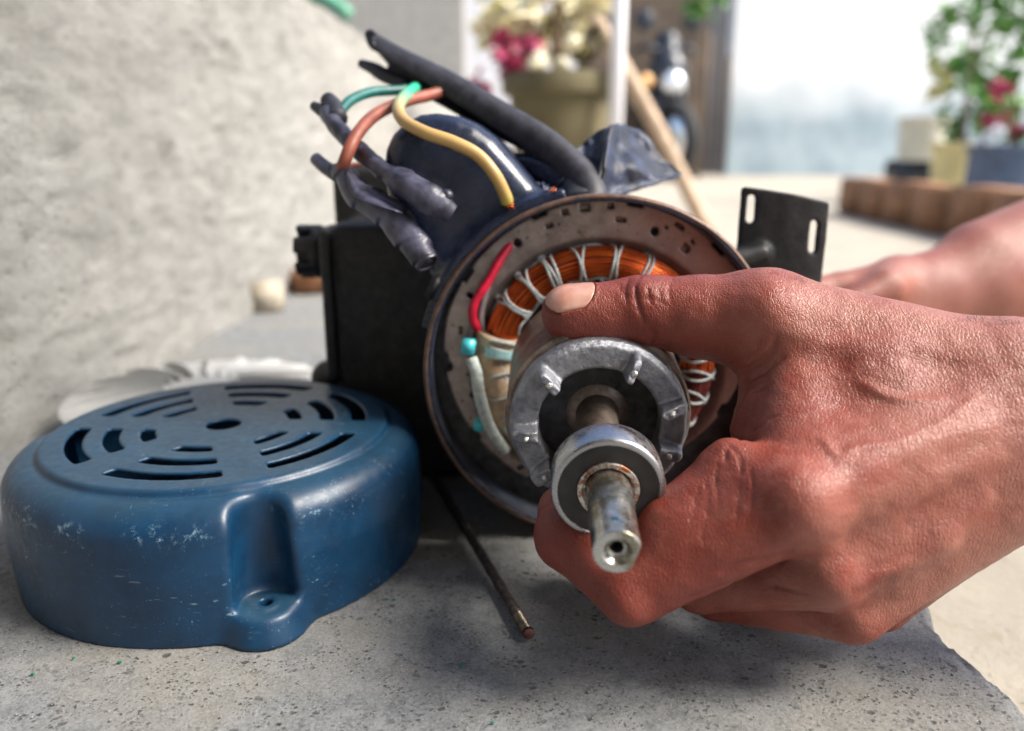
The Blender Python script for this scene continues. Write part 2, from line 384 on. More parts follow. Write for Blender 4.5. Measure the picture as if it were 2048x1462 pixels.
n.set(col=c, metal=.6, rough=.42, nrm=n.bump(n.math('ADD', n.noise(6, 5), n.math('MULTIPLY', wl, .2)), .4, .02)); M['core'] = n.m
M['recess'] = flat('dark_recess_steel', (.055, .055, .058), .5, metal=.4, var=.6, nscale=2.2, bump=.5, bdist=.03, bscale=9)
n = N('bearing_steel')
c = n.mix(n.ramp(n.noise(2.6, 6, .75), (.60, 0), (.70, .75)), (.42, .42, .43), (.10, .08, .07))
n.set(col=c, metal=1., rough=n.ramp(n.noise(4, 5), (.35, .22), (.7, .42)), nrm=n.bump(n.noise(15, 4), .12, .01)); M['bearing'] = n.m
n = N('inner_race_steel')
c = n.mix(n.ramp(n.noise(3.4, 5, .75), (.44, 0), (.56, 1)), (.62, .60, .56), (.28, .11, .05)); c = n.mix(n.ramp(n.noise(6, 3), (.60, 0), (.66, .9)), c, (.03, .02, .02))
n.set(col=c, metal=.8, rough=.35); M['race'] = n.m
M['seal'] = flat('black_rubber_seal', (.016, .014, .014), .42, var=.5, nscale=3, bump=.3, bdist=.02, bscale=8)
n = N('turned_shaft_steel')
c = n.mix(n.ramp(n.noise(1.4, 5, .65), (.44, 0), (.60, .85)), (.56, .56, .53), (.24, .21, .13))
c = n.mix(n.ramp(n.noise(1.9, 4, .6, dist=.6), (.62, 0), (.70, .9)), c, (.42, .17, .035))
c = n.mix(n.ramp(n.noise(2.4, 4, co=n.map((1, 1, 1), (1, 2, 3))), (.66, 0), (.70, .9)), c, (.02, .14, .15))
n.set(col=c, metal=.95, rough=n.ramp(n.noise(5, 4), (.3, .18), (.7, .34)), nrm=n.bump(n.noise(18, 4), .12, .01)); M['shaft'] = n.m
n = N('sooty_rod_steel')
n.set(col=n.mix(n.ramp(n.noise(4, 5, .7), (.4, 0), (.66, 1)), (.035, .030, .028), (.16, .12, .105)), metal=.5, rough=.5, nrm=n.bump(n.noise(10, 5), .5, .02)); M['rod'] = n.m
M['thread'] = flat('bright_thread_steel', (.20, .17, .14), .35, metal=.9, var=.4, nscale=4)
M['rodend'] = flat('rusty_rod_end', (.12, .045, .038), .7, var=.4, nscale=6, bump=.4, bdist=.02)
# skin
n = N('skin')
col = n.mix(n.ramp(n.noise(.55, 5, .6), (.30, 0), (.68, 1)), (.170, .026, .015), (.295, .070, .043))
col = n.mix(n.ramp(n.noise(1.7, 5, .7), (.46, 0), (.70, .55)), col, (.35, .15, .115))
col = n.mix(n.ramp(n.noise(.33, 3, .5, co=n.map((1, 1, 1), (.4, 1, 2))), (.42, 0), (.60, .8)), col, (.32, .125, .09))
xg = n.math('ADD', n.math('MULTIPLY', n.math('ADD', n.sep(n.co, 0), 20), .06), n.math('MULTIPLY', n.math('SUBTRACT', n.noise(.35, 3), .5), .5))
col = n.mix(n.ramp(xg, (.28, .75), (.52, 0)), col, (.185, .032, .020))  # fingers redder, with their darker shading put into the colour
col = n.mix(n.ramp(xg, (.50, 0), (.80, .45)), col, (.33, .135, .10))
cells = n.vor(7.0, 'DISTANCE_TO_EDGE', co=n.mix(.05, n.map((1.5, .8, .8), (.2, .3, .5)), n.noise(1.2, 2)))
cl = n.ramp(cells, (0, 0), (.16, 1))
cells2 = n.ramp(n.vor(13., 'DISTANCE_TO_EDGE', co=n.map((.8, 1.4, 1.3), (.5, .1, .9))), (0, 0), (.3, 1))
lines = n.wave(2.4, co=n.map((1, .35, .25), (0, .12, .0)), dist=11, dscale=2.2)
lm = n.ramp(n.math('MULTIPLY', n.math('ADD', n.sep(n.co, 0), 20), .1), (.95, .0), (1.5, 1))
pore = n.ramp(n.vor(5.2, co=n.map((1, 1, 1), (0, .6, .3))), (.0, 1), (.11, 0))
pm = n.ramp(n.noise(.5, 2), (.42, 0), (.58, 1))
h1 = n.math('ADD', n.math('MULTIPLY', cl, .26), n.math('MULTIPLY', cells2, .20))
h1 = n.math('ADD', h1, n.math('MULTIPLY', n.math('MULTIPLY', n.math('MULTIPLY', lines, lm), n.ramp(n.noise(.9, 3), (.35, .2), (.65, 1))), .20))
h1 = n.math('ADD', h1, n.math('MULTIPLY', n.noise(3.4, 6, .62), .36))
h1 = n.math('SUBTRACT', h1, n.math('MULTIPLY', n.math('MULTIPLY', pore, pm), .3))
col = n.mix(n.math('MULTIPLY', n.math('MULTIPLY', pore, pm), .38), col, (.16, .035, .022))
col = n.mix(n.math('MULTIPLY', n.math('SUBTRACT', 1, cl), .20), col, (.22, .05, .035))
n.set(col=col, rough=n.ramp(n.noise(4, 5), (.3, .33), (.7, .50)), nrm=n.bump(h1, .8, .034), sss=.16, spec=.42)
n.b.inputs['Subsurface Radius'].default_value = (1., .35, .2); n.b.inputs['Subsurface Scale'].default_value = .0035; M['skin'] = n.m
n = N('fingernail'); n.set(col=n.mix(n.ramp(n.noise(1.8, 4), (.35, 0), (.7, 1)), (.44, .20, .15), (.56, .33, .26)), rough=.33, nrm=n.bump(n.noise(6, 3, co=n.map((.3, 3, 3))), .15, .01), sss=.1)
n.b.inputs['Subsurface Scale'].default_value = .002; M['nail'] = n.m
M['hair'] = flat('dark_arm_hair', (.05, .03, .02), .5)
M['whitefan'] = flat('white_plastic', (.44, .44, .43), .38, var=.05)
M['wood'] = flat('pale_wood', (.38, .33, .26), .7, var=.3, nscale=1, bump=.3, bdist=.05, bscale=4)
M['rustlump'] = flat('rusty_brown_iron', (.16, .065, .025), .6, var=.5, nscale=1.5)
n = N('dirty_whitewash')
hz = n.math('ADD', n.sep(n.co, 2), n.math('MULTIPLY', n.math('SUBTRACT', n.noise(.02, 4, .5), .5), 60))
c = n.mix(n.ramp(n.noise(.03, 5), (.35, 0), (.65, 1)), (.30, .38, .42), (.46, .55, .58))
n.set(col=n.mix(n.ramp(n.math('MULTIPLY', hz, .01), (.50, 0), (1.0, 1)), c, (.88, .89, .88)), rough=.8, nrm=n.bump(n.noise(.3, 5), .3, .5)); M['whitewash'] = n.m
M['greywall'] = flat('grey_house_wall', (.17, .17, .185), .9, var=.15, nscale=.03, bump=.3, bdist=.4, bscale=.3)
M['lightwall'] = flat('pale_blocker_wall', (.30, .295, .28), .9, var=.18, nscale=.02, bump=.3, bdist=.4, bscale=.3)
n = N('olive_clay_pot')
n.set(col=n.mix(n.ramp(n.noise(.12, 4), (.3, 0), (.7, 1)), (.075, .060, .024), (.15, .125, .062)), rough=.75, nrm=n.bump(n.noise(.6, 4), .3, .3)); M['clay'] = n.m
M['polewhite'] = flat('white_pvc', (.80, .80, .84), .4, var=.06)
M['stick'] = flat('bare_wood_stick', (.45, .33, .23), .7, var=.25, nscale=.3)
M['pink'] = flat('magenta_petal', (.42, .04, .12), .5, var=.4, nscale=.3, sss=.0)
M['leaf'] = flat('green_leaf', (.10, .26, .045), .5, var=.5, nscale=.15)
M['leaf2'] = flat('pale_yellow_leaf', (.66, .62, .26), .5, var=.3, nscale=.15)
M['leafw'] = flat('cream_bloom_sunlit_leaf', (.80, .74, .52), .5, var=.12, nscale=.15)
M['mint'] = flat('mint_green_plastic', (.12, .33, .22), .4, var=.15, nscale=.4)
M['brick'] = flat('orange_brown_brick', (.26, .13, .065), .85, var=.35, nscale=.12, bump=.4, bdist=.4, bscale=.6)
M['cream'] = flat('cream_pot', (.55, .52, .42), .7, var=.12, nscale=.1)
M['yellowpot'] = flat('faded_yellow_bucket', (.66, .56, .26), .6, var=.2, nscale=.1)
M['bag'] = flat('slate_blue_bag', (.085, .125, .20), .6, var=.3, nscale=.1)
M['darkstuff'] = flat('dark_painted_steel', (.02, .025, .035), .3, var=.5, nscale=.1)
M['tyre'] = flat('tyre_rubber', (.02, .02, .022), .8, var=.3, nscale=.1)
M['brownwood'] = flat('brown_board', (.11, .078, .052), .7, var=.45, nscale=.06, bump=.3, bdist=.4, bscale=.5)
M['chrome'] = flat('chrome', (.9, .9, .9), .12, metal=1., var=.02)
M['amber'] = flat('amber_lens', (.8, .45, .18), .15, var=.1)
M['lens'] = flat('headlight_glass', (.85, .90, .95), .08, metal=.6, var=.02)
M['greenchip'] = flat('green_paint_flake', (.03, .20, .12), .5, var=.3)
M['stem'] = flat('brown_stem', (.16, .11, .06), .8, var=.3, nscale=.2)
M['soil'] = flat('dark_soil', (.05, .038, .028), .95, var=.4, nscale=.5)
# ================================================================= SETTING
random.seed(7); rng = np.random.RandomState(11)
def gridmesh(xs, ys, zf):
    X, Y = np.meshgrid(xs, ys, indexing='ij'); V = np.stack([X, Y, zf(X, Y)], -1).reshape(-1, 3)
    nx, ny = len(xs), len(ys); i, j = np.meshgrid(np.arange(nx-1), np.arange(ny-1), indexing='ij'); a = (i*ny+j).ravel()
    return V, np.stack([a, a+ny, a+ny+1, a+1], 1)
GZ = -5.
# ground: one sheet to the horizon
xs = np.concatenate([[-15000, -3000, -800, -200, -60], np.linspace(-40, 80, 60), [120, 300, 900, 3000, 15000]])
ys = np.concatenate([[-15000, -2000, -300, -60], np.linspace(-20, 120, 70), [180, 400, 1000, 3000, 15000]])
V, Q = gridmesh(xs, ys, lambda X, Y: GZ+.35*vnoise(np.stack([X, Y, 0*X], -1), .12)*(np.abs(X) < 90)*(Y < 130)*(Y > -30))
tag(mk('ground', V, Q, M['ground']), 'pale sandy ground beyond the concrete slab', kind='structure')
# slab: flat top, rounded worn right edge
def slab_h(X, Y):
    e = 15.1+.35*vnoise(np.stack([X*0, Y, X*0+3], -1), .35)+.18*vnoise(np.stack([X*0, Y, X*0+9], -1), 1.3)
    t = np.clip((X-(e-1.6))/2.6, 0, 1); drop = 5.4*np.clip(t-.38, 0, 1)**1.6*2.4+.5*t**2
    q = np.stack([X, Y, X*0], -1)
    return -drop+.035*vnoise(q, .8)*(1+4*t)+.05*vnoise(q, .2)-.03+(.09*vnoise(q, 3.)+.05*vnoise(q, 6.))*np.clip(t*2, 0, 1)
xs = np.concatenate([[-30], np.linspace(-26, 12, 90), np.linspace(12.1, 19, 110)]); ys = np.concatenate([[-40, -10], np.linspace(4, 60, 330), np.linspace(61, 130, 60)])
V, Q = gridmesh(xs, ys, slab_h); V[:, 2] = np.maximum(V[:, 2], -5.6)
tag(mk('concrete_slab', V, Q, M['slab']), 'grey speckled concrete slab the motor and fan cover stand on', kind='structure')
# low wall at the left, rough plaster, 34 cm high
us = np.linspace(0, 1, 320)**1.6*330+2; vs2 = np.concatenate([np.linspace(-5.5, 34, 150)]); 
Yg, Zg = np.meshgrid(us, vs2, indexing='ij')
def wallx(Y, Z):
    q = np.stack([Y, Z, Z*0], -1); return -27.3+.03*(Y-40)+.30*vnoise(q, .35)+.20*vnoise(q, 1.1)+.12*vnoise(q, 2.3)
V = np.stack([wallx(Yg, Zg), Yg, Zg], -1).reshape(-1, 3)
nx, ny = Yg.shape; i, j = np.meshgrid(np.arange(nx-1), np.arange(ny-1), indexing='ij'); a = (i*ny+j).ravel(); Q = np.stack([a, a+1, a+ny+1, a+ny], 1)
top = V.reshape(nx, ny, 3)[:, -1]; back = top.copy(); back[:, 0] -= 16; bot = back.copy(); bot[:, 2] = -5
n0 = len(V); V = np.concatenate([V, back, bot]); k = np.arange(nx-1); tp = k*ny+ny-1
Q = np.concatenate([Q, np.stack([tp, n0+k, n0+k+1, tp+ny], 1), np.stack([n0+k, n0+nx+k, n0+nx+k+1, n0+k+1], 1)])
mk_w = mk('low_wall', V, Q, M['plaster']); tag(mk_w, 'low rough plastered wall running along the left of the slab', 'wall')
# ================================================================= BLUE FAN COVER
CC = np.array([-11.6, 30.0]); LUG = [R(-63), R(57), R(177)]
def f_cover(p):
    x = p[..., 0]-CC[0]; y = p[..., 1]-CC[1]; z = p[..., 2]; r = np.sqrt(x*x+y*y); th = np.arctan2(y, x)
    def body(ro, zt, rr):
        q0 = r-(ro-rr-.022*(0)*z); q1 = np.abs(z-(zt/2-4))-(zt/2+4-rr)
        return np.sqrt(np.maximum(q0, 0)**2+np.maximum(q1, 0)**2)+np.minimum(np.maximum(q0, q1), 0)-rr
    ro = 7.62-.05*np.abs(z-2.5)
    out = body(ro, 4.62, 1.0)
    plate = body(6.35+0*z, 4.86, .18)
    gro = np.sqrt((r-6.55)**2+(z-4.72)**2)-.13
    out = smin(out, plate, .16)
    inn = smin(body(ro-.30, 4.30, .85), body(6.1+0*z, 4.72, .06), .06)
    lug = np.full(x.shape, 9.)
    for a in LUG:
        u = x*math.cos(a)+y*math.sin(a); v = -x*math.sin(a)+y*math.cos(a)
        # vertical scoop with a half-round back, open outwards
        sc_ = np.sqrt(np.maximum(-(u-7.35), 0)**2*1.15+v*v)-(.84+.05*(3-z)); sc_ = np.maximum(sc_, -(z-.95))
        out = smax(out, -sc_, .42)
        inn = smax(inn, -(sc_-.30), .3)
        ft = np.sqrt(np.maximum(np.abs(u-6.9)-.10, 0)**2+v*v)-(1.22+.30*np.clip(.95-z, 0, 1))
        tk = smax(ft+.10, np.abs(z-.42)-.52, .22); lug = np.minimum(lug, tk)
    out = smin(out, lug, .42)
    d = smax(out, -inn, .10)
    d = np.maximum(d, -z+.0)
    for a in LUG:
        u = x*math.cos(a)+y*math.sin(a); v = -x*math.sin(a)+y*math.cos(a)
        hr = np.sqrt((u-7.22)**2+v*v)
        d = smin(d, np.sqrt((hr-.38)**2+(z-.95)**2)-.09, .10)
        d = smax(d, -(hr-.20), .08)
    # slots: six groups of three arcs between straight spokes
    sl = np.full(x.shape, 9.)
    for kq in range(6):
        a0 = R(27+60*kq)
        ca = np.cos(th-a0); near = ca > .75
        s1 = r*np.sin(np.abs(np.arctan2(np.sin(th-a0), np.cos(th-a0)))-R(30))+.74
        for rm, wd in ((2.70, .25), (3.95, .27), (5.18, .28)):
            q0 = np.abs(r-rm)-wd+.14; q1 = s1+.14
            dd = np.sqrt(np.maximum(q0, 0)**2+np.maximum(q1, 0)**2)+np.minimum(np.maximum(q0, q1), 0)-.14
            sl = np.where(near, np.minimum(sl, dd), sl)
    sl = np.minimum(sl, r-.64)
    d = smax(d, -np.maximum(sl, -(z-3.2)), .07)
    return d
V, Q = sdf_mesh(f_cover, (CC[0]-9.2, CC[1]-9.2, -.25), (CC[0]+9.2, CC[1]+9.2, 5.3), .075)
V = (V-[CC[0], CC[1], 0])*[1.03, 1.03, 1.035]+[CC[0], CC[1], 0]
t = thing('fan_cover', (CC[0], CC[1], 0), 'round blue plastic motor fan cover with curved vent slots lying open side down', 'fan cover')
mk('shell', V, Q, M['blue'], t)
# ================================================================= WHITE COOLING FAN
FC = np.array([-18.3, 44.6, 0.5]); 
t = thing('cooling_fan', (FC[0], FC[1], 0), 'white plastic fan wheel with many blades lying behind the blue cover', 'fan')
V, Fc = lathe([(0, 1.3), (2.2, 1.3), (2.3, 1.7), (7.3, 1.5), (7.5, 1.35), (7.3, 1.2), (5.9, 0), (0, 0)], FC, (0, 0, 1), 64); mk('disc', V, Fc, M['whitefan'], t, sharp=40)
V, Fc = lathe([(0, 1.95), (1.6, 1.95), (1.8, 1.85), (1.8, .3), (0, .3)], FC, (0, 0, 1), 40); mk('hub', V, Fc, M['whitefan'], t, sharp=40)
bm0 = None
for k in range(18):
    a = 2*math.pi*k/18; e = np.array([math.cos(a), math.sin(a), 0]); s = np.array([-math.sin(a), math.cos(a), 0])
    pts = [];
    for u in np.linspace(0, 1, 5):
        r_ = 2.2+5.1*u; c_ = FC+e*r_+s*(1.1*u*u); hgt = .6*(1-u**4)
        for dz, wd in ((1.4, -.06), (1.6+hgt, -.04), (1.6+hgt, .04), (1.4, .06)): pts.append(c_+s*(wd+.25*(dz-1.4))+np.array([0, 0, dz]))
    Fb = [(i*4+j, i*4+(j+1) % 4, i*4+4+(j+1) % 4, i*4+4+j) for i in range(4) for j in range(4)]+[(3, 2, 1, 0), (16, 17, 18, 19)]
    mk('blade', pts, Fb, M['whitefan'], t, smooth=False)
# ================================================================= MOTOR
MC = np.array([3.5, 30.0, 7.1]); MR = 6.95; YA = np.array([0, 1., 0])
mot = thing('electric_motor', (3.5, 34, 0), 'opened black electric pump motor with copper winding showing and loose taped wires on top', 'electric motor')
def onplane(r, a, y): return np.array([MC[0]+r*math.cos(a), y, MC[2]+r*math.sin(a)])
prof = [(6.72, .02), (6.76, -.06), (6.90, -.06), (6.97, .02), (6.98, .25), (6.90, .40), (6.86, .6), (6.86, 11.5), (6.6, 11.9), (0, 11.9)]
V, Fc = lathe(prof, MC, YA, 120, ref=(0, 0, 1)); V += .03*vnoise(V, 1.1)[:, None]*np.array([1, .3, 1])
mk('shell', V, Fc, M['navy'], mot, sharp=50, label='black painted outer shell of the motor')
V, Fc = lathe([(6.76, 6.0), (6.76, .35), (6.77, .06), (6.80, -.045), (6.88, -.10), (6.96, -.05), (7.0, .06)], MC, YA, 140, ref=(0, 0, 1)); V += .015*vnoise(V, .8)[:, None]*np.array([1, .3, 1])
mk('rim', V, Fc, M['rim'], mot, label='worn brown steel rim of the shell opening')
V, Fc = lathe([(6.73, 6.0), (6.71, .4), (6.74, .12)], MC, YA, 120, ref=(0, 0, 1)); mk('liner', V, Fc, M['inner'], mot)
# stator plate
PY0 = MC[1]+1.05
holes = [(1035, 486, .16), (1310, 463, .17), (940, 592, .13), (893, 733, .24), (905, 800, .0)]
HP = [(PY(x, y, PY0), r_) for x, y, r_ in holes if r_ > 0]
rects = [(1099, 452, .32, .13, 20), (1242, 440, .42, .15, -6), (1130, 424, .25, .2, 10), (1222, 412, .25, .2, 0), (1170, 415, .4, .28, 5), (921, 662, .13, .32, 0), (1372, 497, .35, .28, -40), (1360, 452, .42, .14, -35), (1386, 484, .2, .1, -50), (947, 790, .25, .2, 20), (1450, 560, .3, .2, -50), (1040, 935, .3, .2, 30), (1333, 455, .15, .1, -30)]
RP = [(PY(x, y, PY0), w_/2, h_/2, R(a)) for x, y, w_, h_, a in rects]
def f_stator(p):
    x = p[..., 0]-MC[0]; z = p[..., 2]-MC[2]; y = p[..., 1]; r = np.sqrt(x*x+z*z); th = np.arctan2(z, x)
    ro = 6.52+.24*np.clip(np.cos(th-R(60)), -.6, 1)-.75*np.clip(np.cos(th+R(112)), 0, 1)**1.5-1.2*np.clip(np.cos(th+R(38)), 0, 1)**3  # plate cut back low down so the dark bore stands in for shadow
    d = r-ro
    nt_ = np.minimum(np.abs(((th*18/np.pi*1.0) % 2)-1), 1); d = smax(d, -(np.maximum(np.abs(r-ro+.02)-.14, (np.abs(((th+.05)*11/np.pi) % 2-1)-.16)*.5)), .05)
    d = smax(d, -(r-4.15), .12)                 # big inner opening, dished
    dish = (y-PY0)-np.maximum(0, (5.25-r))*1.0
    d = smax(d, -dish, .05); d = np.maximum(d, (y-PY0-1.4))
    for c_, r_ in HP: d = smax(d, -(np.sqrt((p[..., 0]-c_[0])**2+(p[..., 2]-c_[2])**2)-r_), .03)
    for c_, w_, h_, a_ in RP:
        u = p[..., 0]-c_[0]; v = p[..., 2]-c_[2]; uu = u*math.cos(a_)+v*math.sin(a_); vv = -u*math.sin(a_)+v*math.cos(a_)
        q = np.maximum(np.abs(uu)-w_, np.abs(vv)-h_); d = smax(d, -np.maximum(q, y-PY0-.35), .03)
    return d
V, Q = sdf_mesh(f_stator, (MC[0]-6.6, PY0-.3, MC[2]-6.6), (MC[0]+6.6, PY0+1.7, MC[2]+6.6), .07)
mk('stator_plate', V, Q, M['stator'], mot)
V, Fc = lathe([(6.7, 1.6), (4.0, 1.6), (3.35, 1.6), (3.30, 8), (2, 9), (0, 9)], MC, YA, 90); mk('stator_bore', V, Fc, M['recess'], mot, sharp=40)
# winding: copper strands bundled round an elliptical ring
CY = MC[1]+.72; CRr, CRh = 4.06, .62; COFF = .76
def coilpt(a, b, k=1.):                            # a round the ring, b round the bundle
    rr = CRr+CRh*k*math.cos(b); return np.array([MC[0]-.02+rr*math.cos(a), CY+.35+COFF*k*math.sin(b), MC[2]+.24+rr*math.sin(a)])
mb = MB()
for (a0, a1) in ((R(-5), R(163)),):
    for i in range(60):
        b = 2*math.pi*i/60+rng.uniform(-.03, .03); kk = rng.uniform(.95, 1.04); ph = rng.uniform(0, 6)
        path = [coilpt(a, b+.025*math.sin(3*a+ph)+.012*math.sin(9*a+ph*2), kk*(1+.008*math.sin(7*a+ph))) for a in np.linspace(a0, a1, 60)]
        V, Fc, uv = tube(path, .031, 5); mb.add(V, Fc, uv)
mb.mk('copper_winding', M['copper'], mot)['kind'] = 'stuff'
path = [coilpt(a, 0, 0) for a in np.linspace(R(-200), R(165), 130)]
V, Fc, uv = tube(path, .55, 20, rfn=lambda t_, a_: 1+0*a_); mk('winding_core', V, Fc, M['varnish'], mot, label='dark varnished inner part of the winding')
path = [coilpt(a, 0, 0) for a in np.linspace(R(-60), R(22), 40)]
mbr = MB()
for i in range(46):
    b = 2*math.pi*i/46; V, Fc, uv = tube([coilpt(a, b+.1*math.sin(3*a+i), 1.0) for a in np.linspace(R(-75), R(-4), 36)], .05, 5); mbr.add(V, Fc, uv)
o = mbr.mk('varnished_winding', M['varnish'], mot); o['kind'] = 'stuff'
# paper wrap on the left side
path = [coilpt(a, 0, 0)+np.array([math.cos(a)*.12, -.12, math.sin(a)*.1]) for a in np.linspace(R(164), R(236), 44)]
V, Fc, uv = tube(path, .84, 28, rfn=lambda t_, a_: 1+.05*np.sin(a_*3+t_*9)+.03*np.sin(a_*7-t_*23)); mk('paper_wrap', V, Fc, M['paper'], mot, uv=uv)
def loop(a, tilt, rad=.07, k=1.10, b0=0, b1=2*math.pi, seg=26, mat='cord', jit=.03):
    mb = MB()
    ph = rng.uniform(0, 6)
    path = [coilpt(a+tilt*math.sin(b+.2)+jit*math.sin(2*b+ph)*.5, b, k) for b in np.linspace(b0, b1, seg)]
    return tube(path, rad, 7)
def px_ang(x, y):
    q = PY(x, y, CY+.2); return math.atan2(q[2]-MC[2]-.12, q[0]-MC[0])
for (x, y, dt) in ((1300, 520, .035), (1233, 508, .045), (1158, 512, .05), (1098, 535, .07), (1050, 562, .045), (1015, 605, .055)):
    mb = MB(); a = px_ang(x, y)
    for s in (-1, 1):
        V, Fc, uv = loop(a+s*dt*.75, s*dt*.35, .055); mb.add(V, Fc, uv)
    if x < 1120:
        V, Fc, uv = loop(a+dt*.1, .0, .06); mb.add(V, Fc, uv)
        kp = coilpt(a+.03, 0.15, 1.2); V, Fc, uv = tube([kp+np.array([-.12, -.05, -.05]), kp, kp+np.array([.13, .04, .06])], [.07, .12, .07], 8); mb.add(V, Fc, uv)
    mb.mk('lacing_cord', M['cord'], mot)
# edge cord running along the outside of the bundle
path = [coilpt(a, .35+.25*math.sin(a*14), 1.10) for a in np.linspace(R(88), R(163), 60)]; V, Fc, uv = tube(path, .05, 6); mk('lacing_cord', V, Fc, M['cord'], mot)
path = [coilpt(a, 3.6+.2*math.sin(a*17), 1.10) for a in np.linspace(R(15), R(160), 90)]; V, Fc, uv = tube(path, .05, 6); mk('lacing_cord', V, Fc, M['cord'], mot)
mb = MB()
for x, y in ((985, 682), (987, 693), (988, 712)):
    V, Fc, uv = loop(px_ang(x, y), rng.uniform(-.02, .02), .07, 1.32); mb.add(V, Fc, uv)
mb.mk('lacing_cord', M['cord'], mot)
mb = MB()
for x, y, tl in ((985, 765, .09), (985, 785, -.05), (1000, 845, .05)):
    V, Fc, uv = loop(px_ang(x, y), tl, .065, 1.30); mb.add(V, Fc, uv)
mb.mk('lacing_cord', M['cord'], mot)
for aa in (R(5), R(-6), R(-19), R(-33)):
    mb = MB()
    for s in (-1, 1): V, Fc, uv = loop(aa+s*.03, s*.07, .055, 1.14); mb.add(V, Fc, uv)
    mb.mk('lacing_cord', M['cord'], mot)
# stray cord ends inside the bore
V, Fc, uv = tube(spline([PY(1185, 548, 31), PY(1203, 560, 30.6), PY(1215, 575, 30.8)], 10), .055, 6); mk('lacing_cord', V, Fc, M['cord'], mot)
# white braided sleeve along the left of the paper
path = spline([PY(942, 716, 29.9), PY(952, 745, 29.75), PY(958, 785, 29.7), PY(970, 830, 29.8), PY(987, 868, 30.0), PY(1012, 900, 30.4)], 40)
V, Fc, uv = tube(path, .24, 12, rfn=lambda t_, a_: 1+.04*np.sin(t_*160)); mk('braided_sleeve', V, Fc, M['braid'], mot, uv=uv)
path = spline([PY(1000, 720, 30.3), PY(1010, 760, 30.3), PY(1012, 800, 30.5), PY(1003, 850, 30.6)], 30)
V, Fc, uv = tube(path, .10, 8); mk('braided_sleeve', V, Fc, M['cord'], mot)
def tie(x, y, hx, hy, hs):
    a = px_ang(x, y); mb = MB(); path = [coilpt(a, b, 1.34) for b in np.linspace(0, 2*math.pi, 40)]
    T, Nn, B_ = frames(np.array(path)); V = []; 
    wdir = norm(coilpt(a+.05, 0, 0)-coilpt(a, 0, 0))
    for i, q in enumerate(path):
        rad = norm(q-coilpt(a, 0, 0))
        for du, dv in ((-.16, 0), (.16, 0), (.16, .07), (-.16, .07)): V.append(q+wdir*du+rad*dv)
    Fc = [(i*4+j, i*4+(j+1) % 4, ((i+1) % 40)*4+(j+1) % 4, ((i+1) % 40)*4+j) for i in range(39) for j in range(4)]
    o = mk('cable_tie', V, Fc, M['tie'], mot, smooth=False)
    V, Fc = cbox(PY(hx, hy, 30.0), (hs, .45, hs*1.08), .05, rotm((0, 1, 0), .12)); mk('head', V, Fc, M['tiehead'], o)
tie(983, 702, 937, 693, .55); tie(1000, 868, 958, 849, .42)
# lead wires in the opening
path = spline([PY(1022, 488, 31.2), PY(1003, 515, 30.9), PY(975, 565, 30.6), PY(950, 605, 30.5), PY(945, 635, 30.6), PY(958, 662, 30.9)], 50)
V, Fc, uv = tube(path, .175, 12, rfn=lambda t_, a_: 1+.03*np.sin(t_*30)); mk('red_lead', V, Fc, M['redw'], mot)
path = spline([PY(985, 510, 31.7), PY(980, 560, 31.2), PY(968, 600, 31.0), PY(962, 635, 30.9), PY(968, 670, 30.9)], 40)
V, Fc, uv = tube(path, .13, 10); mk('grey_lead', V, Fc, M['greyw'], mot)
# capacitor cover (tall hump on the upper left)
def px2(pts, y): return [(PY(a, b, y)[0], PY(a, b, y)[2]) for a, b in pts]
hump = px2([(770, 300), (785, 268), (810, 243), (840, 229), (872, 226), (915, 232), (952, 248), (990, 276), (1030, 320), (1068, 365), (1105, 405), (1150, 520), (1100, 640), (950, 640), (868, 570), (820, 480), (775, 395), (765, 340)], 31.)
hump = np.array(hump)
def f_hump(p):
    x, y, z = p[..., 0], p[..., 1], p[..., 2]
    d2 = poly2(x, z, hump)+.85-.03*(y-31); dy = np.abs(y-34.6)-(3.95-.85)
    d = np.sqrt(np.maximum(d2, 0)**2+np.maximum(dy, 0)**2)+np.minimum(np.maximum(d2, dy), 0)-.85
    r = np.sqrt((x-MC[0])**2+(z-MC[2])**2); th = np.arctan2(z-MC[2], x-MC[0])
    fl = np.maximum(np.abs(r-6.95)-.30, np.abs(y-31.2)-.75)-.05; fl = np.maximum(fl, np.maximum(th-R(166), R(102)-th)*6.5)
    d = smin(d, fl, .5)
    return smax(d, -(r-6.72), .05)+.012*vnoise(p, 1.5)
V, Q = sdf_mesh(f_hump, (-8, 30, 3), (6, 39.2, 18), .11)
mk('capacitor_cover', V, Q, M['navy'], mot)
